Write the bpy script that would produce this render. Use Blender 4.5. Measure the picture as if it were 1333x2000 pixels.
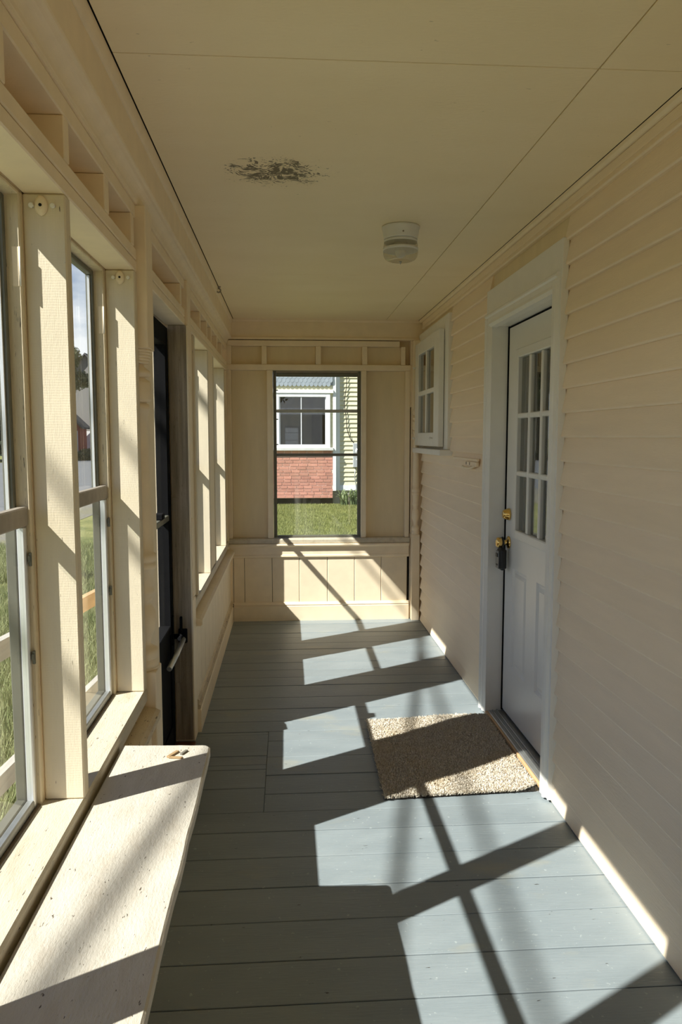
import bpy, bmesh, math, random
import numpy as np
from mathutils import Vector, Matrix
random.seed(7); rng = np.random.default_rng(7)
for o in list(bpy.data.objects): bpy.data.objects.remove(o)
S = bpy.context.scene; COL = S.collection

# ------------------------------------------------------------------ camera
YAW, PITCH, ROLL, CAMZ, FPX = 0.069461, 0.096390, -0.000367, 1.48183, 1509.99
fw = Vector((math.sin(YAW)*math.cos(PITCH), math.cos(YAW)*math.cos(PITCH), -math.sin(PITCH)))
rt = Vector((math.cos(YAW), -math.sin(YAW), 0)); up = rt.cross(fw)
cd = bpy.data.cameras.new('camera'); cam = bpy.data.objects.new('camera', cd); COL.objects.link(cam)
cd.sensor_fit = 'VERTICAL'; cd.sensor_height = 36.0; cd.lens = FPX/2000*36
cd.clip_start = 0.02; cd.clip_end = 600
cam.matrix_world = Matrix(((rt.x, up.x, -fw.x, 0), (rt.y, up.y, -fw.y, 0), (rt.z, up.z, -fw.z, CAMZ), (0, 0, 0, 1)))
S.camera = cam

# ------------------------------------------------------------------ sky, sun, exposure
SUN = Vector((-0.875, -0.515, 1.0))          # towards the sun, per metre of height
w = bpy.data.worlds.new('world'); S.world = w; w.use_nodes = True
nt = w.node_tree; nt.nodes.clear()
def wn(t, **k):
    n = nt.nodes.new(t)
    for a, b in k.items(): setattr(n, a, b)
    return n
sky = wn('ShaderNodeTexSky', sky_type='NISHITA', sun_disc=False, altitude=100.0, air_density=1.0, dust_density=0.25, ozone_density=3.0)
sky.sun_elevation = math.atan2(1, math.hypot(SUN.x, SUN.y)); sky.sun_rotation = math.atan2(SUN.x, SUN.y)
tc = wn('ShaderNodeTexCoord'); mp = wn('ShaderNodeMapping'); mp.inputs['Scale'].default_value = (1, 1, 2.6); mp.inputs['Location'].default_value = (0.35, 0.1, 0.22)
nz = wn('ShaderNodeTexNoise'); nz.inputs['Scale'].default_value = 2.3; nz.inputs['Detail'].default_value = 9; nz.inputs['Roughness'].default_value = 0.58
rp = wn('ShaderNodeValToRGB'); rp.color_ramp.elements[0].position = 0.47; rp.color_ramp.elements[1].position = 0.62
mx = wn('ShaderNodeMixRGB'); mx.inputs['Color2'].default_value = (12.0, 12.2, 12.6, 1)
bg = wn('ShaderNodeBackground'); bg.inputs['Strength'].default_value = 0.06
wo = wn('ShaderNodeOutputWorld')
L = nt.links.new
L(tc.outputs['Generated'], mp.inputs['Vector']); L(mp.outputs[0], nz.inputs['Vector']); sxyz = wn('ShaderNodeSeparateXYZ'); L(tc.outputs['Generated'], sxyz.inputs[0])      # clouds bank up towards the horizon
el = wn('ShaderNodeMath', operation='MULTIPLY_ADD'); L(sxyz.outputs[2], el.inputs[0]); el.inputs[1].default_value = -3.0; el.inputs[2].default_value = 0.47
cl = wn('ShaderNodeClamp'); L(el.outputs[0], cl.inputs[0]); cl.inputs[1].default_value = -0.11; cl.inputs[2].default_value = 0.12
ad = wn('ShaderNodeMath', operation='ADD'); L(nz.outputs['Fac'], ad.inputs[0]); L(cl.outputs[0], ad.inputs[1]); L(ad.outputs[0], rp.inputs[0])
L(rp.outputs[0], mx.inputs['Fac']); tn = wn('ShaderNodeMixRGB', blend_type='MULTIPLY'); tn.inputs['Fac'].default_value = 1.0; tn.inputs['Color2'].default_value = (.68, .86, 1.08, 1)   # deep clear blue
L(sky.outputs[0], tn.inputs['Color1']); L(tn.outputs[0], mx.inputs['Color1']); L(mx.outputs[0], bg.inputs['Color']); L(bg.outputs[0], wo.inputs['Surface'])
ld = bpy.data.lights.new('sun', 'SUN'); ld.energy = 6.0; ld.angle = 0.0093; ld.color = (1.0, 0.955, 0.87)
sun = bpy.data.objects.new('sun', ld); COL.objects.link(sun); sun.location = (-20, -12, 25)
sun.rotation_euler = (-SUN).to_track_quat('-Z', 'Y').to_euler()
S.view_settings.view_transform = 'Standard'; S.view_settings.look = 'None'; S.view_settings.gamma = 1.0
S.view_settings.use_curve_mapping = False; S.view_settings.exposure = 0.86
S.cycles.use_denoising = True
S.cycles.max_bounces = 14; S.cycles.diffuse_bounces = 9; S.cycles.glossy_bounces = 5; S.cycles.transmission_bounces = 6
S.cycles.transparent_max_bounces = 24; S.cycles.caustics_reflective = False; S.cycles.caustics_refractive = False
S.cycles.sample_clamp_indirect = 6.0

# ------------------------------------------------------------------ helpers
NAMES = {}
def B(): return bmesh.new()
def add_box(bm, x0, x1, y0, y1, z0, z1, bev=0.0, rot=None, off=None):
    if x0 > x1: x0, x1 = x1, x0
    if y0 > y1: y0, y1 = y1, y0
    if z0 > z1: z0, z1 = z1, z0
    v = [bm.verts.new(c) for c in ((x0,y0,z0),(x1,y0,z0),(x1,y1,z0),(x0,y1,z0),(x0,y0,z1),(x1,y0,z1),(x1,y1,z1),(x0,y1,z1))]
    f = [bm.faces.new([v[i] for i in q]) for q in ((3,2,1,0),(4,5,6,7),(0,1,5,4),(1,2,6,5),(2,3,7,6),(3,0,4,7))]
    if rot is not None:
        for a in v: a.co = rot @ a.co
    if off is not None:
        for a in v: a.co += Vector(off)
    if bev > 0:
        es = list({e for q in f for e in q.edges})
        bmesh.ops.bevel(bm, geom=es, offset=bev, segments=1, affect='EDGES', profile=0.5)
    return v
def add_prism(bm, prof, a0, a1, axis='y'):
    """profile of (u, v) points swept along an axis: y -> (x, z), x -> (y, z), z -> (x, y)"""
    def P(u, v, a): return {'y': (u, a, v), 'x': (a, u, v), 'z': (u, v, a)}[axis]
    A = [bm.verts.new(P(u, v, a0)) for u, v in prof]; C = [bm.verts.new(P(u, v, a1)) for u, v in prof]
    n = len(prof)
    for i in range(n): bm.faces.new((A[i], A[(i+1) % n], C[(i+1) % n], C[i]))
    bm.faces.new(A[::-1]); bm.faces.new(C)
def add_lathe(bm, cx, cy, prof, n=24, axis='z', smooth=True):
    """prof of (height, radius); axis z: cx, cy; axis x: cx=(y), cy=(z), heights along x"""
    rings = []
    for h, r in prof:
        ring = []
        for i in range(n):
            a = 2*math.pi*i/n; u, v = r*math.cos(a), r*math.sin(a)
            ring.append(bm.verts.new((cx+u, cy+v, h) if axis == 'z' else ((h, cx+u, cy+v) if axis == 'x' else (cx+u, h, cy+v))))
        rings.append(ring)
    for a, b in zip(rings, rings[1:]):
        for i in range(n):
            f = bm.faces.new((a[i], a[(i+1) % n], b[(i+1) % n], b[i])); f.smooth = smooth
    bm.faces.new(rings[0][::-1]); bm.faces.new(rings[-1])
def add_tube(bm, pts, r, n=8):
    pts = [Vector(p) for p in pts]; rings = []
    for i, p in enumerate(pts):
        d = (pts[min(i+1, len(pts)-1)] - pts[max(i-1, 0)]).normalized()
        a = d.orthogonal().normalized() if i == 0 else (prev - d*prev.dot(d)).normalized()
        prev = a; b = d.cross(a)
        rr = r[i] if isinstance(r, (list, tuple)) else r
        rings.append([bm.verts.new(p + rr*(math.cos(2*math.pi*k/n)*a + math.sin(2*math.pi*k/n)*b)) for k in range(n)])
    for a, b in zip(rings, rings[1:]):
        for i in range(n):
            f = bm.faces.new((a[i], a[(i+1) % n], b[(i+1) % n], b[i])); f.smooth = True
    bm.faces.new(rings[0][::-1]); bm.faces.new(rings[-1])
def wpos(o):
    p = Vector((0, 0, 0))
    while o is not None: p = p + o.location; o = o.parent
    return p
def link_mesh(name, me, mat, parent=None, origin=None):
    if origin is None:
        if len(me.vertices):
            co = np.empty(len(me.vertices)*3, np.float32); me.vertices.foreach_get('co', co); co = co.reshape(-1, 3)
            lo, hi = co.min(0), co.max(0); origin = Vector(((lo[0]+hi[0])/2, (lo[1]+hi[1])/2, lo[2]))
        else: origin = Vector()
    origin = Vector(origin); me.transform(Matrix.Translation(-origin))
    o = bpy.data.objects.new(name, me); COL.objects.link(o)
    if mat is not None and not me.materials: me.materials.append(mat)
    if parent is not None:
        o.parent = parent; o.location = origin - wpos(parent)
    else: o.location = origin
    return o
def obj(name, bm, mat, parent=None, fix=True):
    if fix: bmesh.ops.recalc_face_normals(bm, faces=bm.faces[:])
    me = bpy.data.meshes.new(name); bm.to_mesh(me); bm.free()
    return link_mesh(name, me, mat, parent)
def box(name, x0, x1, y0, y1, z0, z1, mat, parent=None, bev=0.002):
    bm = B(); add_box(bm, x0, x1, y0, y1, z0, z1, bev); return obj(name, bm, mat, parent)
def empty(name, loc):
    o = bpy.data.objects.new(name, None); COL.objects.link(o); o.location = loc; o.empty_display_size = 0.1; return o
def tag(o, label, cat, group=None, kind=None):
    if label: o['label'] = label
    if cat: o['category'] = cat
    if group: o['group'] = group
    if kind: o['kind'] = kind
    return o
def struct(name, loc=(0, 0, 0)):
    o = empty(name, loc); o['kind'] = 'structure'; return o

# ------------------------------------------------------------------ materials
def mat_new(name):
    m = bpy.data.materials.new(name); m.use_nodes = True
    n = m.node_tree; n.nodes.clear()
    out = n.nodes.new('ShaderNodeOutputMaterial'); b = n.nodes.new('ShaderNodeBsdfPrincipled')
    n.links.new(b.outputs[0], out.inputs['Surface'])
    return m, n, b, out
def N(n, t, **k):
    x = n.nodes.new(t)
    for a, v in k.items():
        if a in x.inputs.keys(): x.inputs[a].default_value = v
        else: setattr(x, a, v)
    return x
def coords(n, scale=(1, 1, 1), obj_space=False, loc=(0, 0, 0)):
    if obj_space: s = N(n, 'ShaderNodeTexCoord').outputs['Object']
    else: s = N(n, 'ShaderNodeNewGeometry').outputs['Position']
    m = N(n, 'ShaderNodeMapping'); m.inputs['Scale'].default_value = scale; m.inputs['Location'].default_value = loc
    n.links.new(s, m.inputs['Vector']); return m.outputs[0]
def noise(n, vec, scale, detail=4, rough=0.55):
    x = N(n, 'ShaderNodeTexNoise', Scale=scale, Detail=detail, Roughness=rough); n.links.new(vec, x.inputs['Vector']); return x.outputs['Fac']
def ramp(n, fac, p0, p1, c0=(0, 0, 0, 1), c1=(1, 1, 1, 1)):
    r = N(n, 'ShaderNodeValToRGB'); e = r.color_ramp.elements
    e[0].position = p0; e[1].position = p1; e[0].color = c0; e[1].color = c1
    n.links.new(fac, r.inputs[0]); return r.outputs[0]
def mix(n, fac, a, b, mode='MIX'):
    x = N(n, 'ShaderNodeMixRGB', blend_type=mode)
    for s, k in ((fac, 'Fac'), (a, 'Color1'), (b, 'Color2')):
        if isinstance(s, bpy.types.NodeSocket): n.links.new(s, x.inputs[k])
        elif isinstance(s, (int, float)): x.inputs[k].default_value = s
        else: x.inputs[k].default_value = (*s, 1)
    return x.outputs[0]
def math_(n, op, a, b=None):
    x = N(n, 'ShaderNodeMath', operation=op)
    for i, s in enumerate((a, b)):
        if s is None: continue
        if isinstance(s, bpy.types.NodeSocket): n.links.new(s, x.inputs[i])
        else: x.inputs[i].default_value = s
    return x.outputs[0]
def bump(n, b, h, strength, dist=0.01):
    x = N(n, 'ShaderNodeBump', Strength=strength, Distance=dist); n.links.new(h, x.inputs['Height']); n.links.new(x.outputs[0], b.inputs['Normal'])
def rnd_tint(n, c, amt):
    """small per-object brightness change"""
    oi = N(n, 'ShaderNodeObjectInfo').outputs['Random']
    v = math_(n, 'ADD', math_(n, 'MULTIPLY', oi, amt), 1-amt/2)
    h = N(n, 'ShaderNodeHueSaturation'); n.links.new(v, h.inputs['Value'])
    if isinstance(c, bpy.types.NodeSocket): n.links.new(c, h.inputs['Color'])
    else: h.inputs['Color'].default_value = (*c, 1)
    return h.outputs[0]

def paint(name, col, grain=(4, 4, 4), var=0.06, dirt=0.0, chips=0.0, chipcol=(.10, .075, .05), rough=0.55, bstr=0.25, fine=60, tint=0.0, saw=0.0):
    m, n, b, _ = mat_new(name)
    v = coords(n, grain)
    c = mix(n, ramp(n, noise(n, v, 3.0, 6), .3, .7), [k*(1-var) for k in col], [min(1, k*(1+var*.6)) for k in col])
    if dirt:
        c = mix(n, math_(n, 'MULTIPLY', ramp(n, noise(n, coords(n, [g*.6 for g in grain], loc=(5, 3, 1)), 5.0, 8, .65), .5, .78), dirt), c, (.36, .27, .17))
    if chips:
        c = mix(n, ramp(n, noise(n, coords(n, [g*3 for g in grain], loc=(2, 9, 4)), 7.0, 3, .6), .735-chips*.05, .75-chips*.05), c, chipcol)
    if tint: c = rnd_tint(n, c, tint)
    n.links.new(c, b.inputs['Base Color']); b.inputs['Roughness'].default_value = rough
    h = noise(n, v, fine, 5, .6)
    if saw:
        wv = N(n, 'ShaderNodeTexWave', Scale=55, Distortion=1.2); wv.bands_direction = 'Z'; n.links.new(coords(n), wv.inputs['Vector'])
        h = math_(n, 'ADD', h, math_(n, 'MULTIPLY', wv.outputs['Fac'], saw))
    bump(n, b, h, bstr, .004)
    return m
CREAM = (.89, .76, .565)
M = {}
M['cream'] = paint('cream_paint', CREAM, var=.05, chips=.0, bstr=.15)
M['stud'] = paint('cream_paint_rough_stud', (.72, .64, .49), grain=(9, 9, 1.2), var=.07, chips=.35, bstr=.2, fine=40, saw=.12)
M['sill'] = paint('cream_paint_worn_sill', (.60, .54, .42), grain=(9, 2.0, 9), var=.12, dirt=.55, chips=1.0, bstr=.45, fine=30)
M['bench'] = paint('off_white_bench_paint', (.575, .535, .46), grain=(7, 2.2, 7), var=.10, dirt=.42, chips=1.0, bstr=.5, fine=30)
M['clap'] = paint('cream_clapboard_paint', (.89, .75, .57), grain=(2, 1.0, 9), var=.035, chips=.0, bstr=.25, fine=30, tint=.04)
M['panel'] = paint('cream_plywood_panel', (.79, .67, .455), grain=(5, 5, 1), var=.05, bstr=.2)
M['worn'] = paint('worn_cream_moulding', (.70, .58, .40), grain=(6, 1.4, 6), var=.12, dirt=.8, chips=1.6, bstr=.5)
M['white'] = paint('white_trim_paint', (.83, .82, .785), var=.03, bstr=.1, rough=.4)
M['wood_bare'] = paint('weathered_bare_wood', (.36, .30, .23), grain=(22, 22, 1.2), var=.4, dirt=.7, chips=1.2, bstr=.7, rough=.8)
M['jamb'] = paint('cream_cracked_jamb', (.74, .64, .46), grain=(14, 14, .8), var=.08, dirt=.5, chips=1.3, bstr=.4)
M['track'] = paint('dirty_wood_track', (.20, .15, .10), grain=(8, 2, 8), var=.4, dirt=.4, bstr=.5, rough=.85)
M['rust'] = paint('red_brown_threshold', (.16, .055, .022), grain=(5, 2, 5), var=.3, bstr=.3)
def simple(name, col, rough=.5, metal=0.0, var=.06, sc=30, bs=.08, coat=0):
    m, n, b, _ = mat_new(name); v = coords(n)
    n.links.new(mix(n, noise(n, v, sc, 4), [k*(1-var) for k in col], [min(1, k*(1+var)) for k in col]), b.inputs['Base Color'])
    b.inputs['Roughness'].default_value = rough; b.inputs['Metallic'].default_value = metal
    if bs: bump(n, b, noise(n, v, sc*4, 3), bs, .002)
    return m
M['door'] = simple('white_door_enamel', (.81, .81, .79), .35, var=.02, bs=.02)
M['alu'] = simple('grey_aluminium', (.42, .43, .42), .45, .75, .15)
M['alu_bright'] = simple('bright_aluminium', (.80, .82, .84), .35, .6, .06)
M['alu_dark'] = simple('dull_olive_aluminium', (.17, .17, .14), .5, .4, .2)
M['midrail'] = simple('dusty_aluminium_rail', (.33, .29, .24), .6, .3, .25)
M['black'] = simple('black_enamel', (.006, .006, .007), .85, var=.3, bs=.0)
M['black'].node_tree.nodes['Principled BSDF'].inputs['Specular IOR Level'].default_value = .12
M['gap'] = simple('recess_shade_black', (.012, .010, .008), .9, bs=0)  # near-black colour standing in for the shade inside gaps and openings
M['brass'] = simple('polished_brass', (.85, .58, .20), .16, 1.0, .05, bs=0)
M['silver'] = simple('satin_steel', (.62, .63, .64), .3, .9, .08)
M['lock_black'] = simple('black_rubber_case', (.01, .01, .011), .45, bs=.05)
M['lock_grey'] = simple('grey_lock_face', (.19, .195, .20), .4, .2)
M['lampmetal'] = simple('white_lamp_metal', (.74, .75, .76), .35, bs=0)
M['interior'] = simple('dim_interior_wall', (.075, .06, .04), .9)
M['curtain'] = simple('grey_green_curtain', (.16, .16, .12), .9)
M['rubber'] = simple('mat_backing', (.03, .025, .02), .9)
M['asphalt'] = simple('grey_asphalt', (.165, .17, .175), .85, var=.25, sc=2.2, bs=.3)
M['chip'] = simple('splintered_wood', (.33, .22, .11), .8, var=.4, sc=60)
M['chip_dark'] = simple('dark_splinter', (.16, .15, .12), .8, var=.4, sc=60)
M['greywood'] = paint('weathered_grey_rail', (.52, .50, .46), grain=(14, 1.2, 14), var=.15, dirt=.2, bstr=.5, rough=.8)
M['tanwood'] = paint('new_tan_rail', (.62, .40, .21), grain=(14, 1.2, 14), var=.15, bstr=.3, rough=.7)
M['pole'] = simple('brown_pole_wood', (.17, .12, .08), .85)
M['cable'] = simple('black_cable', (.02, .02, .02), .6, bs=0)
M['vinyl'] = simple('pale_yellow_vinyl', (.74, .69, .47), .5, var=.03)
M['hwhite'] = simple('white_house_trim', (.83, .84, .86), .5, var=.03)
M['hblue'] = simple('pale_stone_trim', (.66, .66, .64), .6, var=.05)
M['shingle'] = simple('blue_grey_shingle', (.33, .375, .42), .75, var=.2, sc=14)
M['concrete'] = simple('grey_foundation', (.27, .27, .24), .9, var=.15, sc=6)
M['meter'] = simple('grey_meter_enamel', (.42, .44, .45), .45)
M['ground_base'] = simple('dark_foundation_base', (.035, .03, .022), .95)  # near-black base colour of the wing foundation
M['redbarn'] = simple('red_shed_paint', (.38, .06, .05), .7)
M['barn'] = simple('grey_barn_board', (.26, .25, .24), .85)
M['roofdark'] = simple('dark_roofing', (.10, .10, .11), .85)
M['bark'] = simple('tree_bark', (.10, .075, .05), .9)
m, n, b, _ = mat_new('red_brick'); c = mix(n, noise(n, coords(n), 9, 4), (.50, .21, .15), (.64, .32, .24)); n.links.new(rnd_tint(n, c, .3), b.inputs['Base Color']); b.inputs['Roughness'].default_value = .85; bump(n, b, noise(n, coords(n), 60), .4, .01); M['brick'] = m
M['mortar'] = simple('pink_mortar', (.72, .52, .44), .9)
def leafmat(name, c0, c1, trans=.25):
    m, n, b, out = mat_new(name)
    oi = noise(n, coords(n), 2.6, 4); g2 = noise(n, coords(n), 45, 2)
    c = mix(n, ramp(n, math_(n, 'ADD', math_(n, 'MULTIPLY', oi, .5), math_(n, 'MULTIPLY', g2, .5)), .35, .65), c0, c1)
    n.links.new(c, b.inputs['Base Color']); b.inputs['Roughness'].default_value = .6
    t = N(n, 'ShaderNodeBsdfTranslucent'); n.links.new(c, t.inputs['Color'])
    ms = N(n, 'ShaderNodeMixShader'); ms.inputs[0].default_value = trans
    n.links.new(b.outputs[0], ms.inputs[1]); n.links.new(t.outputs[0], ms.inputs[2]); n.links.new(ms.outputs[0], out.inputs['Surface'])
    return m
M['grass'] = leafmat('lawn_grass', (.17, .20, .05), (.36, .37, .12), .2)
M['drygrass'] = leafmat('rough_grass', (.17, .22, .07), (.40, .40, .20), .2)
M['leaf'] = leafmat('broad_leaves', (.09, .105, .05), (.25, .26, .14), .25)
M['conifer'] = leafmat('conifer_needles', (.012, .022, .012), (.035, .055, .028), .05)
M['iris'] = leafmat('sword_leaves', (.13, .20, .07), (.30, .36, .16), .25)

# lawn soil under the blades
m, n, b, _ = mat_new('lawn_ground'); v = coords(n)
c = mix(n, ramp(n, noise(n, v, 1.4, 7, .65), .38, .62), (.11, .135, .035), (.31, .30, .11)); c = mix(n, ramp(n, noise(n, v, 22, 4), .4, .7), c, (.24, .25, .08))
n.links.new(c, b.inputs['Base Color']); b.inputs['Roughness'].default_value = .95; bump(n, b, noise(n, v, 30, 5), .8, .04); M['lawn'] = m
m, n, b, _ = mat_new('gravel_verge'); v = coords(n)
c = mix(n, ramp(n, noise(n, v, 1.3, 6), .35, .65), (.19, .18, .16), (.21, .195, .11)); c = mix(n, ramp(n, noise(n, v, 30, 3), .5, .68), c, (.30, .285, .26))
n.links.new(c, b.inputs['Base Color']); b.inputs['Roughness'].default_value = .95; bump(n, b, noise(n, v, 25, 5), .8, .03); M['gravel'] = m

# floor paint
m, n, b, _ = mat_new('blue_grey_floor_paint')
v = coords(n); c = mix(n, ramp(n, noise(n, coords(n, (1, 3, 1)), 2.2, 6), .3, .7), (.207, .246, .270), (.252, .292, .315))
c = mix(n, math_(n, 'MULTIPLY', ramp(n, noise(n, coords(n, (1, 2, 1), loc=(3.3, 1, 0)), 1.6, 5, .6), .60, .72), .45), c, (.37, .34, .24))
c = mix(n, ramp(n, noise(n, coords(n, (6, 22, 1)), 4.0, 3), .715, .74), c, (.04, .035, .03))
c = mix(n, math_(n, 'MULTIPLY', ramp(n, noise(n, coords(n, (9, 9, 1), loc=(1, 7, 0)), 6.0, 3), .66, .72), .35), c, (.55, .60, .60))
n.links.new(rnd_tint(n, c, .09), b.inputs['Base Color']); b.inputs['Roughness'].default_value = .42
bump(n, b, math_(n, 'ADD', noise(n, coords(n, (1.5, 14, 1)), 9, 5), math_(n, 'MULTIPLY', noise(n, coords(n, (4, 4, 4)), 3, 2), .6)), .22, .006); M['floor'] = m

# ceiling paint with its flaked, stained patch
m, n, b, _ = mat_new('cream_ceiling_paint')
v = coords(n); c = mix(n, ramp(n, noise(n, coords(n, (1, 2.2, 1)), 1.5, 6), .3, .7), (.87, .75, .52), (.915, .80, .58))
sp = N(n, 'ShaderNodeSeparateXYZ'); n.links.new(N(n, 'ShaderNodeNewGeometry').outputs['Position'], sp.inputs[0])
dx = math_(n, 'DIVIDE', math_(n, 'SUBTRACT', sp.outputs[0], -.035), .185); dy = math_(n, 'DIVIDE', math_(n, 'SUBTRACT', sp.outputs[1], 2.80), .155)
r2 = math_(n, 'ADD', math_(n, 'MULTIPLY', dx, dx), math_(n, 'MULTIPLY', dy, dy))
r2 = math_(n, 'ADD', r2, math_(n, 'MULTIPLY', math_(n, 'SUBTRACT', noise(n, coords(n, (9, 12, 1), loc=(2, 5, 0)), 1.6, 4, .65), .5), 3.0))
inside = ramp(n, r2, .0, 1.0, (1, 1, 1, 1), (0, 0, 0, 1))
wc = N(n, 'ShaderNodeTexNoise', Scale=7, Detail=2); n.links.new(v, wc.inputs['Vector'])
wv2 = mix(n, .22, v, wc.outputs['Color'], 'ADD')
mpp = N(n, 'ShaderNodeMapping'); mpp.inputs['Scale'].default_value = (20, 34, 1); n.links.new(wv2, mpp.inputs['Vector'])
st = noise(n, mpp.outputs[0], 3.2, 4, .6)
fl = ramp(n, math_(n, 'ADD', st, math_(n, 'MULTIPLY', inside, .26)), .66, .70)
fl = math_(n, 'MULTIPLY', fl, ramp(n, math_(n, 'MULTIPLY', r2, .25), .25, .42, (1, 1, 1, 1), (0, 0, 0, 1)))
c = mix(n, math_(n, 'MULTIPLY', inside, .25), c, (.60, .52, .33)); c = mix(n, math_(n, 'MULTIPLY', fl, .9), c, (.09, .068, .035))
c = mix(n, math_(n, 'MULTIPLY', ramp(n, noise(n, coords(n, (7, 12, 1), loc=(4, 4, 0)), 5, 2), .735, .77), .4), c, (.3, .25, .15))
n.links.new(c, b.inputs['Base Color']); b.inputs['Roughness'].default_value = .6
bump(n, b, math_(n, 'SUBTRACT', noise(n, coords(n, (6, 18, 1)), 7, 5), fl), .3, .004); M['ceil'] = m

# glass
def glassmat(name, tint=(.95, .965, .96), dirt=.03, refl=1.0):
    m = bpy.data.materials.new(name); m.use_nodes = True; n = m.node_tree; n.nodes.clear()
    out = N(n, 'ShaderNodeOutputMaterial'); t = N(n, 'ShaderNodeBsdfTransparent'); t.inputs['Color'].default_value = (*tint, 1)
    g = N(n, 'ShaderNodeBsdfGlossy', Roughness=0.0); d = N(n, 'ShaderNodeBsdfDiffuse'); d.inputs['Color'].default_value = (.75, .73, .66, 1)
    lw = N(n, 'ShaderNodeLayerWeight', Blend=.5)
    f = math_(n, 'ADD', math_(n, 'MULTIPLY', math_(n, 'POWER', lw.outputs['Facing'], 5.0), .9*refl), .04*refl)
    dn = math_(n, 'MULTIPLY', ramp(n, noise(n, coords(n, (5, 5, .8)), 3, 5), .35, .8), dirt*2)
    m1 = N(n, 'ShaderNodeMixShader'); n.links.new(dn, m1.inputs[0]); n.links.new(t.outputs[0], m1.inputs[1]); n.links.new(d.outputs[0], m1.inputs[2])
    m2 = N(n, 'ShaderNodeMixShader'); n.links.new(f, m2.inputs[0]); n.links.new(m1.outputs[0], m2.inputs[1]); n.links.new(g.outputs[0], m2.inputs[2])
    n.links.new(m2.outputs[0], out.inputs['Surface']); return m
M['glass'] = glassmat('dusty_storm_glass', dirt=.022, refl=.5)
M['glass_back'] = glassmat('dusty_back_glass', tint=(.93, .95, .95), dirt=.05, refl=.7)
M['glass_clean'] = glassmat('clear_door_glass', (.8, .82, .8), dirt=.0, refl=1.6)
M['glass_far'] = glassmat('house_window_glass', (.6, .62, .62), dirt=.0, refl=2.0)
M['glass_lamp'] = glassmat('ribbed_lamp_glass', (.86, .84, .76), dirt=.12, refl=1.2)

def pane(name, x0, x1, y0, y1, z0, z1, parent, mat='glass'):
    bm = B(); add_box(bm, x0, x1, y0, y1, z0, z1); return obj(name, bm, M[mat], parent)

# ------------------------------------------------------------------ dimensions
XR, XL, D, H = 1.065, -0.47, 6.187, 2.40
Y0 = -1.30                                   # rear end of the porch, behind the camera

# ------------------------------------------------------------------ floor
floor = struct('floor', (.3, 2.4, 0))
seams = [Y0, -1.10, -.92, -.74, -.56, -.38, -.20, -.02, .16, .34, .52, .70, .88, 1.06, 1.22, 1.40, 1.56, 1.735, 1.90, 2.072, 2.252, 2.434, 2.618, 2.80, 2.955,
         3.111, 3.293, 3.486, 3.676, 3.80, 3.944, 4.129, 4.313, 4.524, 4.682, 4.841, 4.999, 5.179, 5.32, 5.483, 5.64, 5.776, 5.918, 6.05, D+.08]
def floor_board(x0, x1, y0, y1):
    g = .0014 + random.random()*.0014; dz = random.uniform(-.0012, .0012)
    box('floor_board', x0, x1, y0+g, y1-g, -.03, dz, M['floor'], floor, .0018)
JX = -.103
for a, c in zip(seams, seams[1:]):
    if a >= 2.95 and c <= 3.81: floor_board(JX+.0006, XR+.02, a, c)
    else: floor_board(XL-.10, XR+.02, a, c)
for a, c in zip([2.955, 3.17, 3.354, 3.405, 3.505, 3.762], [3.17, 3.354, 3.405, 3.505, 3.762, 3.80]): floor_board(XL-.10, JX-.0006, a, c)
box('subfloor', XL-.13, XR+.3, Y0-.1, D+.12, -.10, -.034, M['gap'], floor, 0)

# ------------------------------------------------------------------ ceiling
ceiling = struct('ceiling', (.3, 2.4, H))
for xa, xb in ((-.4138, .787), (.787, XR-.0165)):
    for ya, yb in ((Y0, -.50), (-.50, 1.985), (1.985, 4.495), (4.495, D+.02)):
        box('ceiling_panel', xa+.0018, xb-.0018, ya+.0017, yb-.0017, H, H+.012, M['ceil'], ceiling, .001)
box('roof_deck', -.92, XR+.6, Y0-.4, D+.42, H+.05, H+.12, M['cream'], ceiling, 0)
box('ceiling_backing', -.60, XR+.6, Y0-.1, D+.1, H+.014, H+.05, M['gap'], ceiling, 0)

# ------------------------------------------------------------------ left wall framing
wl = struct('wall_left', (XL, 2.4, 0))
XO = -.56
AY0, AY1, BY0, BY1 = 2.542, 2.655, 3.702, 3.817          # the two turned posts
runs = ((Y0, AY0-.002), (AY1+.002, BY0-.002), (BY1+.002, D+.05))
for ya, yb in runs:
    for za, zb in ((2.0, 2.0335), (2.0365, 2.072)): box('header_board', XO, XL, ya, yb, za, zb, M['cream'], wl, .003)
    box('top_plate', XO, XL, ya, yb, 2.165, 2.206, M['cream'], wl, .003)
    box('frieze_sheathing', XO-.022, XO-.001, ya, yb, 2.0, 2.46, M['panel'], wl, 0)
    box('eave_beam', XO, XL-.004, ya, yb, 2.208, 2.40, M['cream'], wl, 0)
for k in (AY0, BY0): box('frieze_sheathing', XO-.036, XO-.013, k-.002, k+.117, 2.0, 2.46, M['panel'], wl, 0)
for yc, t in ((-.52, .038), (.235, .038), (.60, .038), (.99, .038), (1.365, .038), (1.752, .038), (2.12, .05), (2.47, .04), (3.56, .042), (4.34, .038), (4.70, .038), (4.955, .038), (5.37, .038), (5.75, .05)):
    box('cripple_stud', XO, XL, yc, yc+t, 2.073, 2.164, M['cream'], wl, .002)
STUDS = [-.52, .235, .945, 1.745, 2.50]
for ys in STUDS: box('stud', XO, XL, ys, ys+.038, .6535, 1.999, M['stud'], wl, .0035)
for ys in (4.040, 4.725, 5.062, 5.930): box('stud', XO, XL, ys, ys+.038, .6535, 1.999, M['stud'], wl, .0035)
box('wall_board', -.60, XL-.012, 3.819, 4.0395, .664, 1.999, M['cream'], wl, 0)
box('mullion_panel', -.60, XL-.004, 4.7635, 5.0615, .664, 1.999, M['cream'], wl, 0)
box('stud', XO, XL, 6.11, 6.148, .664, 1.999, M['cream'], wl, .003)
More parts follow.
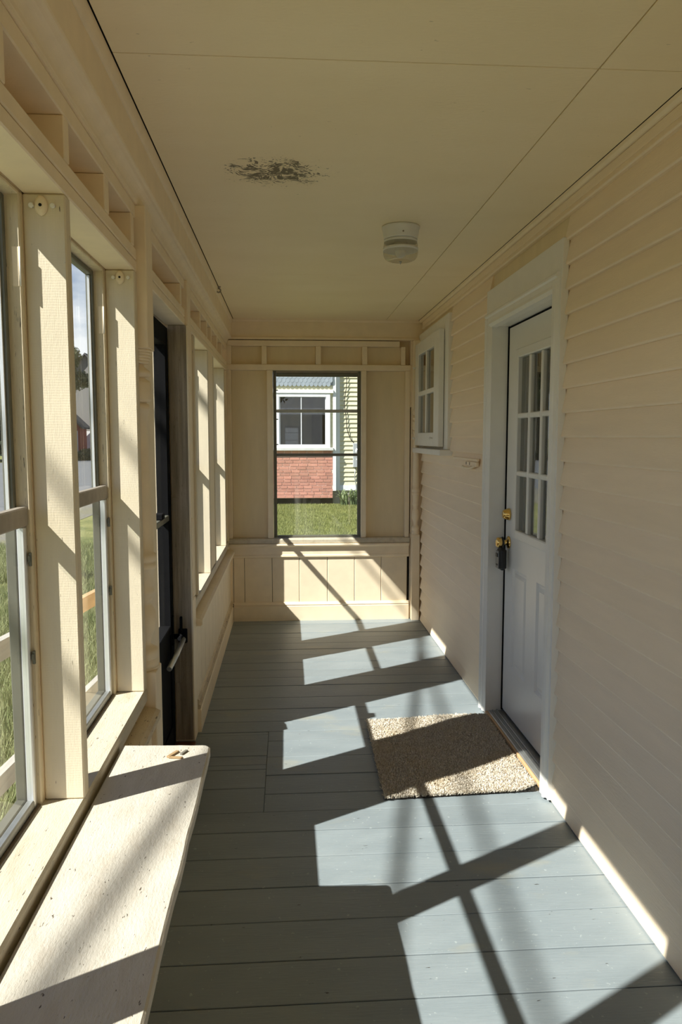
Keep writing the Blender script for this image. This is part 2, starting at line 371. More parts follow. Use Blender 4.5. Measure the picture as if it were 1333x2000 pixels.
box('corner_panel', -.60, XL-.02, 5.9685, D+.10, .664, 1.999, M['panel'], wl, 0)
for ys in STUDS+[4.040, 4.725, 5.062, 5.930]: box('outer_light_stop', -.602, XO-.0005, ys-.0003, ys+.0383, .60, 1.999, M['cream'], wl, 0)  # boards added behind the studs to stop sun leaking through the joints
box('outer_light_stop', -.602, -.5545, 2.5385, 2.6565, -.02, 1.999, M['cream'], wl, 0)  # added behind the near post to close a sun leak
box('outer_light_stop', -.66, -.5715, 3.683, 3.819, -.02, 1.999, M['cream'], wl, 0)  # added outside the door jamb to block stray sun
# sills, caps and the low panelled wall
for ya, yb in ((Y0, AY0-.002), (BY1+.002, D-.004)):
    bm = B(); add_prism(bm, [(-.562, .606), (XL-.002, .606), (XL, .610), (XL, .646), (XL-.004, .653), (-.562, .653)], ya, yb); obj('window_sill', bm, M['sill'], wl)
    bm = B(); add_prism(bm, [(XL-.03, .545), (XL+.036, .545), (XL+.043, .553), (XL+.043, .575), (XL+.030, .582), (XL-.03, .592)], ya, yb); obj('cap_moulding', bm, M['worn' if ya < 0 else 'cream'], wl)
    y = ya
    while y < yb-.01:
        y2 = min(y+.205, yb); box('wall_board', XL-.02, XL+.012, y+.0012, y2-.0012, .10, .545, M['cream'], wl, .0025); y = y2
    bm = B(); add_prism(bm, [(XL-.01, .0), (XL+.030, .0), (XL+.030, .112), (XL+.026, .118), (XL-.01, .118)], ya, yb); obj('baseboard', bm, M['cream'], wl)
    bm = B(); add_prism(bm, [(XL-.01, .119), (XL+.024, .119), (XL+.028, .128), (XL+.028, .139), (XL+.018, .143), (XL+.018, .148), (XL+.022, .152), (XL+.022, .164), (XL+.012, .172), (XL-.01, .172)], ya, yb); obj('base_moulding', bm, M['worn'], wl)
    box('outer_sheathing', XO-.02, XO, ya, yb, -.3, .63, M['panel'], wl, 0)
    box('wall_core', XO, XL-.021, ya, yb, -.03, .605, M['panel'], wl, 0)
# short solid strip of wall between the near post and the storm door, weathered jamb beyond it
box('wall_board', XL-.10, XL-.02, AY1+.002, 2.92, -.02, 2.0, M['cream'], wl, .002)
box('door_jamb', -.548, -.466, 3.690, 3.7015, .012, 1.999, M['wood_bare'], wl, .002)
box('jamb_strip', -.4655, -.4565, 3.691, 3.7015, .012, 1.999, M['cream'], wl, .002)
box('jamb_strip', -.548, -.520, 3.683, 3.6898, .30, 1.20, M['wood_bare'], wl, .002)
box('threshold_board', -.60, -.452, 2.925, 3.69, -.025, .004, M['rust'], wl, .002)
# crown: fascia, cove and quarter round
tr = struct('trim_1', (-.45, 2.4, 2.2)); yc0, yc1 = Y0, D-.003
bm = B(); add_prism(bm, [(XL-.003, 2.262), (-.432, 2.262), (-.430, 2.265), (-.430, 2.362), (XL-.003, 2.362)], yc0, yc1); obj('fascia_board', bm, M['cream'], tr)
pr = [(XL-.003, 2.207), (XL+.004, 2.207), (XL+.006, 2.214)]
for i in range(7):
    a = i/6*math.pi/2; pr.append((XL+.007+.030*(1-math.cos(a)), 2.216+.036*math.sin(a)))
pr += [(-.428, 2.256), (-.426, 2.2615), (XL-.003, 2.2615)]
bm = B(); add_prism(bm, pr, yc0, yc1); obj('cove_moulding', bm, M['cream'], tr)
pr = [(-.445, H-.0005), (-.445, 2.3625), (-.430, 2.3625)] + [(-.430+.0145*math.sin(a*math.pi/12), 2.3625+.037*(1-math.cos(a*math.pi/12))) for a in range(1, 7)]
bm = B(); add_prism(bm, pr, yc0, yc1); obj('quarter_round', bm, M['cream'], tr)

# ------------------------------------------------------------------ storm windows of the left wall
def storm_window(name, y0, y1, clip=False):
    """opening between studs y0..y1"""
    o = struct(name, (-.58, (y0+y1)/2, .66)); z0, z1 = .664, 2.0
    for ya, yb in ((y0, y0+.020), (y1-.020, y1)):
        box('jamb', -.602, -.5605, ya+.0005, yb-.0005, z0-.02, z1, M['jamb'], o, .003)
    box('head_jamb', -.602, -.5605, y0+.021, y1-.021, 1.9905, 1.9995, M['jamb'], o, .002)
    a, c = y0+.0205, y1-.0205
    for ya, yb in ((a, a+.014), (c-.014, c)):
        box('frame_stile', -.612, -.590, ya, yb, .655, 1.990, M['alu_dark'], o, .002)
        box('frame_lip', -.606, -.598, ya+(.0141 if ya == a else -.005), yb+(.005 if ya == a else -.0141), 1.32, 1.974, M['alu_bright'], o, .001)
    box('head_rail', -.612, -.590, a+.0145, c-.0145, 1.975, 1.9895, M['alu_dark'], o, .002)
    box('bottom_rail', -.612, -.590, a+.0145, c-.0145, .645, .672, M['alu_dark'], o, .002)
    pane('upper_pane', -.6035, -.6005, a+.0145, c-.0145, 1.30, 1.974, o)
    ls = empty('lower_sash', (-.578, (y0+y1)/2, .65)); ls.parent = o; ls.location = ls.location - o.location
    for ya, yb in ((a, a+.016), (c-.016, c)):
        box('sash_stile', -.588, -.570, ya, yb, .648, 1.288, M['alu_bright'], ls, .003)
    box('meeting_rail', -.588, -.566, a, c, 1.289, 1.331, M['midrail'], ls, .003)
    box('sash_rail', -.588, -.570, a+.0165, c-.0165, .648, .672, M['alu'], ls, .003)
    pane('lower_pane', -.5805, -.5775, a+.0165, c-.0165, .672, 1.289, ls)
    box('sill_track', -.615, -.5625, y0+.021, y1-.021, .615, .645, M['track'], o, .003)
    box('track_lip', -.569, -.5625, y0+.021, y1-.021, .645, .655, M['track'], o, .001)
    if clip:
        box('hinge_clip', -.580, -.5640, y1-.0206, y1-.006, 1.80, 1.885, M['cream'], o, .002)
        bm = B(); add_lathe(bm, -.5625, y1-.0205, [(1.802, .0018), (1.883, .0018)], 8); obj('hinge_pin', bm, M['white'], o)
        for z in (1.20, .98):
            bm = B(); add_box(bm, -.5675, -.561, y1-.0255, y1-.0205, z, z+.030, .001); add_box(bm, -.569, -.563, y1-.028, y1-.0245, z+.010, z+.024, .001); obj('sash_latch', bm, M['alu_dark'], o)
for i, (a, c) in enumerate(((.983, 1.745), (1.783, 2.50), (4.078, 4.725), (5.10, 5.93), (.273, .945), (-.482, .235))):
    storm_window('window_%d' % (i+1), a, c, True)
box('outer_light_stop', XO-.045, XO-.0005, -1.29, -.5205, .60, 1.999, M['panel'], wl, 0)

# ------------------------------------------------------------------ turned porch posts
def turned_post(name, xc, yc, hw, z0, z1, zs, label, group=None, n=28):
    """square base to zs[0], turned shaft between, square head above zs[1]"""
    o = empty(name, (xc, yc, z0)); tag(o, label, 'post', group)
    a, c = zs; s = (c-a)/1.04; r = hw
    def head(zlo, zhi, up_):
        bm = B(); add_box(bm, xc-hw, xc+hw, yc-hw, yc+hw, zlo, zhi, .003)
        # lamb's tongue: rounded corners where the square meets the turning
        k = 10; zt = zlo if up_ else zhi; sg = -1 if up_ else 1
        for j in range(5):
            f0, f1 = j/5, (j+1)/5
            q0 = hw*(1-.10*f0*f0); q1 = hw*(1-.10*f1*f1)
            add_lathe(bm, xc, yc, sorted([(zt+sg*.045*f0*s, q0*1.02*(1-.02*j)), (zt+sg*.045*f1*s, q1*1.02*(1-.02*(j+1)))]), n)
        return bm
    obj('square_base', head(z0, a, False), M['cream'], o)
    obj('square_head', head(c, z1, True), M['cream'], o)
    pf = [(0, .93), (.012, .98), (.026, .98), (.032, .90), (.036, .96), (.052, 1.0), (.066, .96), (.072, .80), (.082, .68), (.105, .72), (.135, .93), (.165, .98), (.19, .92), (.21, .78), (.222, .70),
          (.228, .78), (.236, .80), (.244, .78), (.248, .88), (.262, .90), (.27, .84), (.278, .84), (.33, .90),
          (.335, .98), (.345, 1.0), (.353, .96), (.356, .92), (.362, 1.0), (.372, 1.02), (.382, .98), (.385, .9),
          (.45, .90), (.60, .85), (.75, .79), (.84, .77), (.846, .86), (.856, .90), (.868, .84), (.872, .72), (.878, .92), (.884, .95), (.935, .95), (.941, .90), (.945, .80), (.952, .70), (.958, .92),
          (.968, .95), (.974, .90), (.985, .70), (1.0, .60), (1.015, .66), (1.028, .9), (1.04, .95)]
    bm = B(); add_lathe(bm, xc, yc, [(a+h*s, r*(k if k > .965 else 1-(1-k)*1.35)) for h, k in pf], n); obj('turned_shaft', bm, M['cream'], o)
    return o
turned_post('turned_post', -.4965, (AY0+AY1)/2, .0565, .0, 2.206, (.705, 1.765), 'cream turned porch post between the storm windows and the black storm door')
turned_post('turned_post', -.5135, (BY0+BY1)/2, .0565, .0, 2.206, (.70, 1.765), 'cream turned porch post with a rotted foot, beyond the weathered door jamb')
turned_post('turned_post', 1.030, 6.144, .032, .0, 2.24, (.70, 1.70), 'slim cream turned post in the corner beside the small white window')

# ------------------------------------------------------------------ black storm door in the left wall
d2 = struct('door_2', (-.57, 3.25, .005)); dx0, dx1 = -.604, -.548; da, dc = 2.925, 3.681
box('stile', dx0, dx1, da, da+.085, .008, 1.985, M['black'], d2, .004)
box('stile', dx0, dx1, dc-.068, dc, .008, 1.985, M['black'], d2, .004)
box('top_rail', dx0, dx1, da+.086, dc-.069, 1.90, 1.985, M['black'], d2, .004)
box('kick_panel', dx0+.008, dx1-.008, da+.086, dc-.069, .11, .56, M['black'], d2, .004)
box('bottom_rail', dx0, dx1, da+.086, dc-.069, .008, .109, M['black'], d2, .004)
box('lock_rail', dx0, dx1, da+.086, dc-.069, .561, .60, M['black'], d2, .004)
box('meeting_rail', dx0+.006, dx1, da+.086, dc-.069, 1.095, 1.122, M['alu_dark'], d2, .003)
pane('door_pane', -.578, -.575, da+.08, dc-.06, .60, 1.095, d2); pane('door_pane', -.582, -.579, da+.08, dc-.06, 1.122, 1.90, d2)
bm = B(); add_tube(bm, [(dx1, 3.64, .545), (dx1+.035, 3.64, .545), (dx1+.045, 3.61, .547), (dx1+.045, 3.54, .555)], .009, 8); add_box(bm, dx1-.002, dx1+.006, 3.625, 3.655, .50, .64, .002); obj('door_handle', bm, M['black'], d2)
bm = B(); add_box(bm, dx1-.03, dx1+.008, 3.38, 3.44, 1.1225, 1.150, .004); obj('pane_latch', bm, M['black'], d2)
bm = B(); add_tube(bm, [(-.500, 3.685, .525), (-.518, 3.56, .478), (-.538, 3.45, .44)], .0125, 10); obj('door_closer', bm, M['alu_bright'], d2)
bm = B(); add_box(bm, -.525, -.483, 3.668, 3.6825, .50, .57, .004); add_box(bm, -.517, -.505, 3.660, 3.677, .55, .63, .003); add_box(bm, -.547, -.510, 3.670, 3.682, .52, .535, .002); obj('closer_bracket', bm, M['black'], d2)

# ------------------------------------------------------------------ back wall
wb = struct('wall_back', (.3, D, 0)); P1 = D+.085      # recessed panels sit at the back of the studs
box('beam_board', -.475, XR+.02, D, D+.10, 2.246, 2.399, M['cream'], wb, .003)
bm = B(); add_prism(bm, [(D, H-.0005), (D-.016, H-.0005), (D-.014, H-.010), (D-.008, H-.016), (D, H-.018)], -.42, XR-.01, 'x'); obj('quarter_round', bm, M['cream'], wb)
bm = B(); add_prism(bm, [(D, 2.268), (D-.012, 2.264), (D-.016, 2.256), (D-.016, 2.246), (D, 2.246)], -.47, XR-.01, 'x'); obj('bed_moulding', bm, M['cream'], wb)
box('top_plate', -.465, .90, D+.002, D+.09, 2.197, 2.240, M['cream'], wb, .003)
box('header_board', -.475, .99, D, D+.09, 2.009, 2.053, M['cream'], wb, .003)
for xa, xb in ((-.472, -.432), (-.195, -.155), (.231, .271), (.600, .640), (.912, .945)): box('cripple_stud', xa, xb, D+.003, D+.09, 2.054, 2.196, M['cream'], wb, .002)
for xa, xb in ((-.475, -.438), (-.157, -.110), (.593, .634), (.950, .986)): box('stud', xa, xb, D+.002, D+.09, .672, 2.008, M['cream'], wb, .003)
box('corner_shade_strip', .987, .9945, D+.035, D+.09, .70, 1.72, M['gap'], wb, 0)  # near-black strip stands in for shade in the open corner joint
box('corner_stud', .995, XR+.02, D+.004, D+.09, .70, 1.72, M['cream'], wb, .002)
box('corner_stud', .9915, XR+.02, D+.004, D+.09, .0, .6995, M['cream'], wb, .002)
box('corner_stud', .9868, XR+.02, D+.004, D+.09, 1.7205, 2.245, M['cream'], wb, .002)
for xa, xb in ((-.437, -.158), (.635, .949)): box('wall_panel', xa, xb, P1-.02, P1-.008, .672, 2.008, M['panel'], wb, 0)
for xa, xb in ((-.431, -.196), (-.154, .230), (.272, .599), (.641, .911)): box('frieze_panel', xa, xb, P1-.03, P1-.018, 2.054, 2.196, M['panel'], wb, 0)
box('outer_sheathing', -.56, -.112, D+.091, D+.115, -.3, 2.46, M['panel'], wb, 0); box('outer_sheathing', .595, XR+.2, D+.091, D+.115, -.3, 2.46, M['panel'], wb, 0)
box('outer_sheathing', -.111, .594, D+.091, D+.115, -.3, .66, M['panel'], wb, 0); box('outer_sheathing', -.111, .594, D+.091, D+.115, 2.0, 2.46, M['panel'], wb, 0)
bm = B(); add_prism(bm, [(D+.09, .630), (D-.012, .630), (D-.016, .636), (D-.016, .660), (D-.010, .671), (D+.09, .671)], -.468, .988, 'x'); obj('window_sill', bm, M['sill'], wb)
bm = B(); add_prism(bm, [(D+.02, .612), (D-.026, .612), (D-.030, .616), (D-.030, .624), (D-.026, .629), (D+.02, .629)], -.468, .985, 'x'); obj('stool_moulding', bm, M['cream'], wb)
bm = B(); add_prism(bm, [(D+.02, .515), (D-.004, .515), (D-.010, .523), (D-.010, .535), (D-.004, .540), (D-.004, .600), (D-.016, .611), (D+.02, .611)], -.468, .985, 'x'); obj('apron_moulding', bm, M['cream'], wb)
bx = [-.437, -.349, -.127, .092, .320, .541, .759, .972]
box('wall_board', -.466, -.439, D+.001, D+.02, .14, .515, M['cream'], wb, .002)
for a, c in zip(bx, bx[1:]): box('wall_board', a+.0015, c-.0015, D+.004, D+.024, .14, .5145, M['cream'], wb, .003)
box('wall_core', -.46, .99, D+.025, D+.089, -.02, .629, M['gap'], wb, 0)
bm = B(); add_prism(bm, [(D+.02, 0), (D-.018, 0), (D-.018, .118), (D-.012, .124), (D+.02, .124)], -.437, .985, 'x'); obj('baseboard', bm, M['cream'], wb)
bm = B(); add_prism(bm, [(D+.02, .125), (D-.014, .125), (D-.016, .133), (D-.010, .140), (D-.004, .150), (D+.02, .150)], -.437, .985, 'x'); obj('base_moulding', bm, M['cream'], wb)
w7 = struct('window_7', (.24, D+.05, .67)); wy0, wy1 = D+.045, D+.070
box('frame_stile', -.1085, -.083, wy0, wy1, .674, 2.006, M['alu_dark'], w7, .002); box('frame_stile', .566, .5915, wy0, wy1, .674, 2.006, M['alu_dark'], w7, .002)
box('head_rail', -.0825, .5655, wy0, wy1, 1.962, 1.990, M['alu_dark'], w7, .002); box('head_strip', -.108, .591, wy0+.002, wy1-.002, 1.991, 2.007, M['midrail'], w7, .002)
box('bottom_rail', -.0825, .5655, wy0, wy1, .674, .690, M['alu_dark'], w7, .002)
box('meeting_rail', -.0825, .5655, wy0-.008, wy1, 1.678, 1.702, M['alu'], w7, .002); box('meeting_rail', -.0825, .5655, wy0, wy1, 1.330, 1.352, M['alu_dark'], w7, .002)
for za, zb in ((.691, 1.329), (1.353, 1.677), (1.703, 1.961)): pane('pane', -.083, .566, wy0+.010, wy0+.013, za, zb, w7, 'glass_back')
for xx, zz in ((-.085, 1.62), (-.085, 1.42), (-.085, 1.85), (.57, 1.57)):
    bm = B(); add_box(bm, xx-.006, xx+.016, wy0-.006, wy0-.001, zz, zz+.008, .001); obj('sash_latch', bm, M['alu_dark'], w7)

# ------------------------------------------------------------------ right wall: clapboards
wr = struct('wall_right', (XR, 2.4, 0)); EX = .0934; Z1 = 2.227
edges = [Z1-EX*k for k in range(-1, 25)]               # butt (lower) edge of each course
CY0, CY1, WY0, WY1 = 2.952, 4.078, 5.035, 6.165
def clap(y0, y1, zb, zt):
    bm = B(); j = random.uniform(-.0008, .0008)
    add_prism(bm, [(XR+.003+j, zb+.0008), (XR+.0195, zb+.0008), (XR+.0195, zt+.012), (XR+.0185+j, zt+.012), (XR-.001+j, zb+.0085), (XR-.001+j, zb+.0055)], y0, y1)
    obj('clapboard', bm, M['clap'], wr)
for zb in edges:
    zt = min(zb+EX, H-.013)
    if zt <= .003 or zb > H-.03: continue
    zb2 = max(zb, .001)
    segs = [(Y0, 6.111)]
    def cut(segs, a, c):
        r = []
        for s, e in segs:
            if c <= s or a >= e: r.append((s, e)); continue
            if a > s: r.append((s, a))
            if c < e: r.append((c, e))
        return r
    if zb2 < 2.232: segs = cut(segs, CY0+.012, CY1-.012)
    if zt > 1.39 and zb < 2.27: segs = cut(segs, WY0+.012, WY1)
    for s, e in segs:
        # long courses are made of two butted lengths
        if e-s > 2.6:
            j = s+.9+random.random()*1.2; clap(s, j-.0006, zb2, zt); clap(j+.0006, e, zb2, zt)
        else: clap(s, e, zb2, zt)
for ya, yb, za, zb in ((Y0, CY0+.05, -.03, 2.46), (CY1-.05, WY0+.08, -.03, 2.46), (WY1-.08, D+.1, -.03, 2.46), (CY0+.05, CY1-.05, 2.115, 2.46), (WY0+.08, WY1-.08, -.03, 1.44), (WY0+.08, WY1-.08, 2.21, 2.46)):
    box('wall_sheathing', XR+.020, XR+.06, ya, yb, za, zb, M['panel'], wr, 0)
bm = B(); add_prism(bm, [(XR+.01, H-.0005), (XR-.016, H-.0005), (XR-.014, H-.012), (XR-.006, H-.02), (XR+.01, H-.022)], Y0, D-.02); obj('ceiling_moulding', bm, M['cream'], wr)
box('frieze_board', XR-.0005, XR+.014, Y0, 6.10, H-.055, H-.023, M['clap'], wr, .001)

# ------------------------------------------------------------------ white entrance door
d1 = struct('door_1', (1.10, 3.51, 0)); XC = 1.048         # face of the casing
box('head_board', XC+.004, XR+.012, CY0+.001, CY1-.001, 2.062, 2.238, M['white'], d1, .002)
for ya, yb in ((CY0, 3.05), (3.965, CY1)):
    o_, i_ = (ya, yb) if ya == CY0 else (yb, ya)
    bm = B(); sg = 1 if i_ > o_ else -1
    prof = [(XR+.012, o_), (XC+.001, o_), (XC, o_+sg*.004), (XC+.002, o_+sg*.022), (XC-.010, o_+sg*.026), (XC-.014, o_+sg*.034), (XC-.010, o_+sg*.042), (XC-.005, o_+sg*.047), (XC-.008, o_+sg*.078), (XC-.004, o_+sg*.086), (XC+.004, i_), (XR+.012, i_)]
    add_prism(bm, prof, .012, 2.09, 'z'); obj('side_casing', bm, M['white'], d1)
bm = B(); add_prism(bm, [(XR+.012, 2.115), (XC-.008, 2.115), (XC-.014, 2.108), (XC-.014, 2.100), (XC-.006, 2.094), (XC-.005, 2.074), (XC-.008, 2.060), (XC, 2.045), (XR+.012, 2.040)], CY0+.024, CY1-.024); obj('head_casing', bm, M['white'], d1)
XS = 1.140                                                # face of the slab
box('door_jamb', XR+.013, XS+.06, 3.020, 3.0495, .012, 2.06, M['white'], d1, .002)
box('door_jamb', XR-.002, XS+.06, 3.9655, 4.000, .012, 2.06, M['white'], d1, .002)
box('head_jamb', XR-.002, XS+.06, 3.0500, 3.965, 2.045, 2.08, M['white'], d1, .002)
for nm, a, c, za, zb in (('weather_strip', 3.955, 3.9645, .03, 2.044), ('weather_strip', 3.0505, 3.058, .03, 2.044)): box(nm, XS-.004, XS+.05, a, c, za, zb, M['black'], d1, 0)
box('weather_strip', XS+.002, XS+.05, 3.058, 3.955, 2.036, 2.0445, M['black'], d1, 0)
slab = empty('door_slab', (XS+.02, 3.506, .035)); slab.parent = d1; slab.location = slab.location - d1.location
SY0, SY1 = 3.058, 3.948
def slabbox(y0, y1, z0, z1, x0=XS, x1=XS+.044, nm='slab_board', bev=.0): return box(nm, x0, x1, y0, y1, z0, z1, M['door'], slab, bev)
LY0, LY1, LZ0, LZ1 = 3.205, 3.795, .985, 1.905
slabbox(SY0, LY0, LZ0, LZ1); slabbox(LY1, SY1, LZ0, LZ1); slabbox(SY0, SY1, LZ1, 2.034); 
PN = [(3.585, 3.815), (3.205, 3.435)]; PZ0, PZ1 = .30, .82
slabbox(SY0, SY1, PZ1, LZ0); slabbox(SY0, SY1, .040, PZ0)
slabbox(PN[0][1], SY1, PZ0, PZ1); slabbox(PN[1][1], PN[0][0], PZ0, PZ1); slabbox(SY0, PN[1][0], PZ0, PZ1)
for a, c in PN:
    bm = B()
    rings = [(0.0, 0.0), (.012, .010), (.022, .010), (.040, .002)]
    vs = []
    for ins, dep in rings:
        vs.append([bm.verts.new((XS+dep, y, z)) for y, z in ((a+ins, PZ0+ins), (c-ins, PZ0+ins), (c-ins, PZ1-ins), (a+ins, PZ1-ins))])
    for p_, q_ in zip(vs, vs[1:]):
        for i in range(4): bm.faces.new((p_[i], p_[(i+1) % 4], q_[(i+1) % 4], q_[i]))
    bm.faces.new(vs[-1]); obj('raised_panel', bm, M['door'], slab)
# lite frame with 3 x 3 panes
bm = B(); f = .048
for a, c, za, zb in ((LY0-.008, LY0+f-.012, LZ0-.008, LZ1+.008), (LY1-f+.012, LY1+.008, LZ0-.008, LZ1+.008), (LY0+f-.012, LY1-f+.012, LZ0-.008, LZ0+f-.012), (LY0+f-.012, LY1-f+.012, LZ1-f+.012, LZ1+.008)): add_box(bm, XS-.012, XS+.03, a, c, za, zb, .005)
obj('lite_frame', bm, M['door'], slab)
gy = [LY0+.036+(LY1-LY0-.072)*k/3 for k in range(4)]; gz = [LZ0+.036+(LZ1-LZ0-.072)*k/3 for k in range(4)]
for k in (1, 2): box('muntin', XS-.007, XS+.02, gy[k]-.0125, gy[k]+.0125, gz[0], gz[3], M['door'], slab, .005)
for r in (1, 2):
    for k in range(3): box('muntin', XS-.007, XS+.02, gy[k]+(.0126 if k else 0), gy[k+1]-(.0126 if k < 2 else 0), gz[r]-.0125, gz[r]+.0125, M['door'], slab, .005)
for k in range(3):
    for r in range(3): pane('pane', XS+.010, XS+.013, gy[k]+.002, gy[k+1]-.002, gz[r]+.002, gz[r+1]-.002, slab, 'glass_clean')
KY = 3.885
bm = B(); add_lathe(bm, KY, 1.088, [(XS-.0005, .031), (XS-.004, .032), (XS-.012, .0295), (XS-.030, .023), (XS-.036, .019), (XS-.037, .012)], 24, 'x'); obj('deadbolt', bm, M['brass'], d1)
bm = B(); add_lathe(bm, KY, .942, [(XS-.0005, .033), (XS-.005, .033), (XS-.010, .028), (XS-.013, .013), (XS-.032, .012), (XS-.037, .020), (XS-.044, .0265), (XS-.056, .0275), (XS-.064, .025), (XS-.068, .016), (XS-.0685, .004)], 24, 'x'); obj('door_knob', bm, M['brass'], d1)
bm = B(); add_box(bm, XR+.002, XS+.05, 3.0505, 3.9645, .004, .024, .004); add_box(bm, XS-.030, XS-.022, 3.052, 3.963, .0245, .030, .002); add_box(bm, XS-.052, XS-.046, 3.052, 3.963, .0245, .028, .002); obj('threshold', bm, M['alu'], d1)
box('threshold_edge', XR-.010, XR+.0015, 3.02, 3.995, .002, .021, M['tanwood'], d1, .002)
# dim room behind the door and the little window
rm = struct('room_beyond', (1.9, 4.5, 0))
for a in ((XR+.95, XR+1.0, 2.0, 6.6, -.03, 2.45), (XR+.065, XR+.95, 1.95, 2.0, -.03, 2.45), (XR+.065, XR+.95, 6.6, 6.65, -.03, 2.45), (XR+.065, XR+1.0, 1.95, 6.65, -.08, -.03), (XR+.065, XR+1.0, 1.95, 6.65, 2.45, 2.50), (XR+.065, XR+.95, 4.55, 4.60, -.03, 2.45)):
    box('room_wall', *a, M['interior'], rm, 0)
bm = B(); pr = [(XS+.075+.014*math.sin(i*1.25), 3.62+i*.012) for i in range(16)]
for (x0, y0), (x1, y1) in zip(pr, pr[1:]):
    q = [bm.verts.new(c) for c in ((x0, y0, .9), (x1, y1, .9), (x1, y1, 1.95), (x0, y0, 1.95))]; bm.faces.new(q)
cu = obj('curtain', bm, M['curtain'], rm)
so = cu.modifiers.new('thick', 'SOLIDIFY'); so.thickness = .003

# key lock box hanging from the knob
lb = empty('key_lock_box', (1.085, KY, .795)); tag(lb, 'black key lock box with grey face hanging from the brass door knob', 'lock box')
bm = B(); add_tube(bm, [(1.105, KY+.019, .905), (1.105, KY+.019, .940)] + [(1.105, KY+.019*math.cos(a*math.pi/8), .945+.022*math.sin(a*math.pi/8)) for a in range(0, 9)] + [(1.105, KY-.019, .940), (1.105, KY-.019, .905)], .0055, 10); obj('shackle', bm, M['lock_black'], lb)
bm = B(); add_box(bm, 1.084, 1.122, KY-.034, KY+.034, .800, .915, .012); obj('case', bm, M['lock_black'], lb)
bm = B(); add_box(bm, 1.078, 1.0838, KY-.026, KY+.026, .808, .900, .0028); obj('face_plate', bm, M['lock_grey'], lb)
bm = B(); add_box(bm, 1.0745, 1.0778, KY-.016, KY+.016, .868, .888, .001); obj('keypad', bm, M['lock_black'], lb)
bm = B(); add_box(bm, 1.0752, 1.0778, KY-.014, KY+.014, .824, .832, .001); obj('latch_button', bm, M['lock_black'], lb)

# ------------------------------------------------------------------ small white hinged window, right wall
w8 = struct('window_8', (1.04, 5.6, 1.37))
box('casing', XC+.002, XR+.02, WY0, 5.170, 1.402, 2.285, M['white'], w8, .002); box('casing', XC+.002, XR+.02, 6.135, WY1-.002, 1.402, 2.285, M['white'], w8, .002)
box('casing', XC+.002, XR+.02, 5.171, 6.134, 2.175, 2.285, M['white'], w8, .002)
box('window_stool', .992, XR+.02, WY0-.03, 6.10, 1.362, 1.400, M['white'], w8, .004)
sx0, sx1 = 1.010, 1.046; a0, a1, b0, b1 = 5.150, 6.098, 1.418, 2.200
ss = empty('hinged_sash', (1.03, 5.62, 1.42)); ss.parent = w8; ss.location = ss.location-w8.location
box('sash_stile', sx0, sx1, a0, 5.325, b0, b1, M['white'], ss, .003); box('sash_stile', sx0, sx1, 5.955, a1, b0, b1, M['white'], ss, .003)
box('sash_rail', sx0, sx1, 5.3255, 5.9545, b0, 1.515, M['white'], ss, .003); box('sash_rail', sx0, sx1, 5.3255, 5.9545, 2.105, b1, M['white'], ss, .003)
box('muntin', sx0+.004, sx1-.004, 5.3255, 5.9545, 1.795, 1.828, M['white'], ss, .003)
for za, zb in ((1.5155, 1.7945), (1.8285, 2.1045)): box('muntin', sx0+.004, sx1-.004, 5.628, 5.668, za, zb, M['white'], ss, .003)
for ya, yb in ((5.326, 5.6275), (5.6685, 5.954)):
    for za, zb in ((1.516, 1.794), (1.829, 2.104)): pane('pane', 1.030, 1.033, ya, yb, za, zb, ss, 'glass_clean')
box('blind', 1.046, 1.050, 5.20, 6.07, 1.45, 2.17, M['curtain'], w8, 0)
for yy, zz in ((6.075, 2.02), (6.075, 1.475), (5.36, 1.475)):
    bm = B(); add_lathe(bm, yy, zz, [(sx0, .006), (sx0-.010, .006), (sx0-.014, .010), (sx0-.020, .010), (sx0-.023, .005)], 12, 'x'); obj('peg', bm, M['white'], ss)

# painted-over bracket on the clapboards
br = empty('wall_bracket', (1.055, 4.5, 1.32)); tag(br, 'cream painted curved bracket on the clapboards below the small white window', 'bracket')
box('strip', 1.050, 1.0635, 4.23, 4.86, 1.345, 1.362, M['clap'], br, .003)
box('end_plate', 1.044, 1.0635, 4.23, 4.47, 1.318, 1.3445, M['clap'], br, .004)
bm = B(); add_tube(bm, [(1.050, 4.27, 1.322), (1.046, 4.33, 1.311), (1.045, 4.41, 1.304), (1.046, 4.50, 1.303), (1.050, 4.58, 1.310)], .007, 8); obj('curved_bar', bm, M['cream'], br)
for yy in (4.37, 4.455): 
    bm = B(); add_box(bm, 1.0425, 1.0445, yy, yy+.008, 1.324, 1.340); obj('slot', bm, M['gap'], br)

# ------------------------------------------------------------------ ceiling lamp
LX, LY = .504, 3.467
lp = empty('ceiling_lamp', (LX, LY, 2.255)); tag(lp, 'round white ceiling lamp with a banded glass shade and metal collar', 'lamp')
bm = B(); add_lathe(bm, LX, LY, [(2.399, .083), (2.392, .084), (2.386, .080), (2.372, .0785), (2.350, .074), (2.344, .074), (2.344, .060)], 40); obj('collar', bm, M['lampmetal'], lp)
bm = B(); add_lathe(bm, LX, LY, [(2.3435, .071), (2.330, .074), (2.322, .0755), (2.303, .076), (2.296, .0765), (2.285, .0765), (2.270, .0725), (2.260, .065), (2.2545, .052), (2.253, .045), (2.2565, .030), (2.2575, .02)], 40); obj('glass_shade', bm, M['glass_lamp'], lp)
for za, zb, r0, r1 in ((2.331, 2.343, .0720, .0745), (2.296, 2.309, .0770, .0772)):
    bm = B(); add_lathe(bm, LX, LY, [(za, r1), (zb, r0)], 40); obj('white_band', bm, M['lampmetal'], lp)
bm = B(); add_lathe(bm, LX, LY, [(2.343, .03), (2.32, .03), (2.30, .026), (2.275, .02), (2.268, .008)], 24); obj('bulb', bm, M['white'], lp)
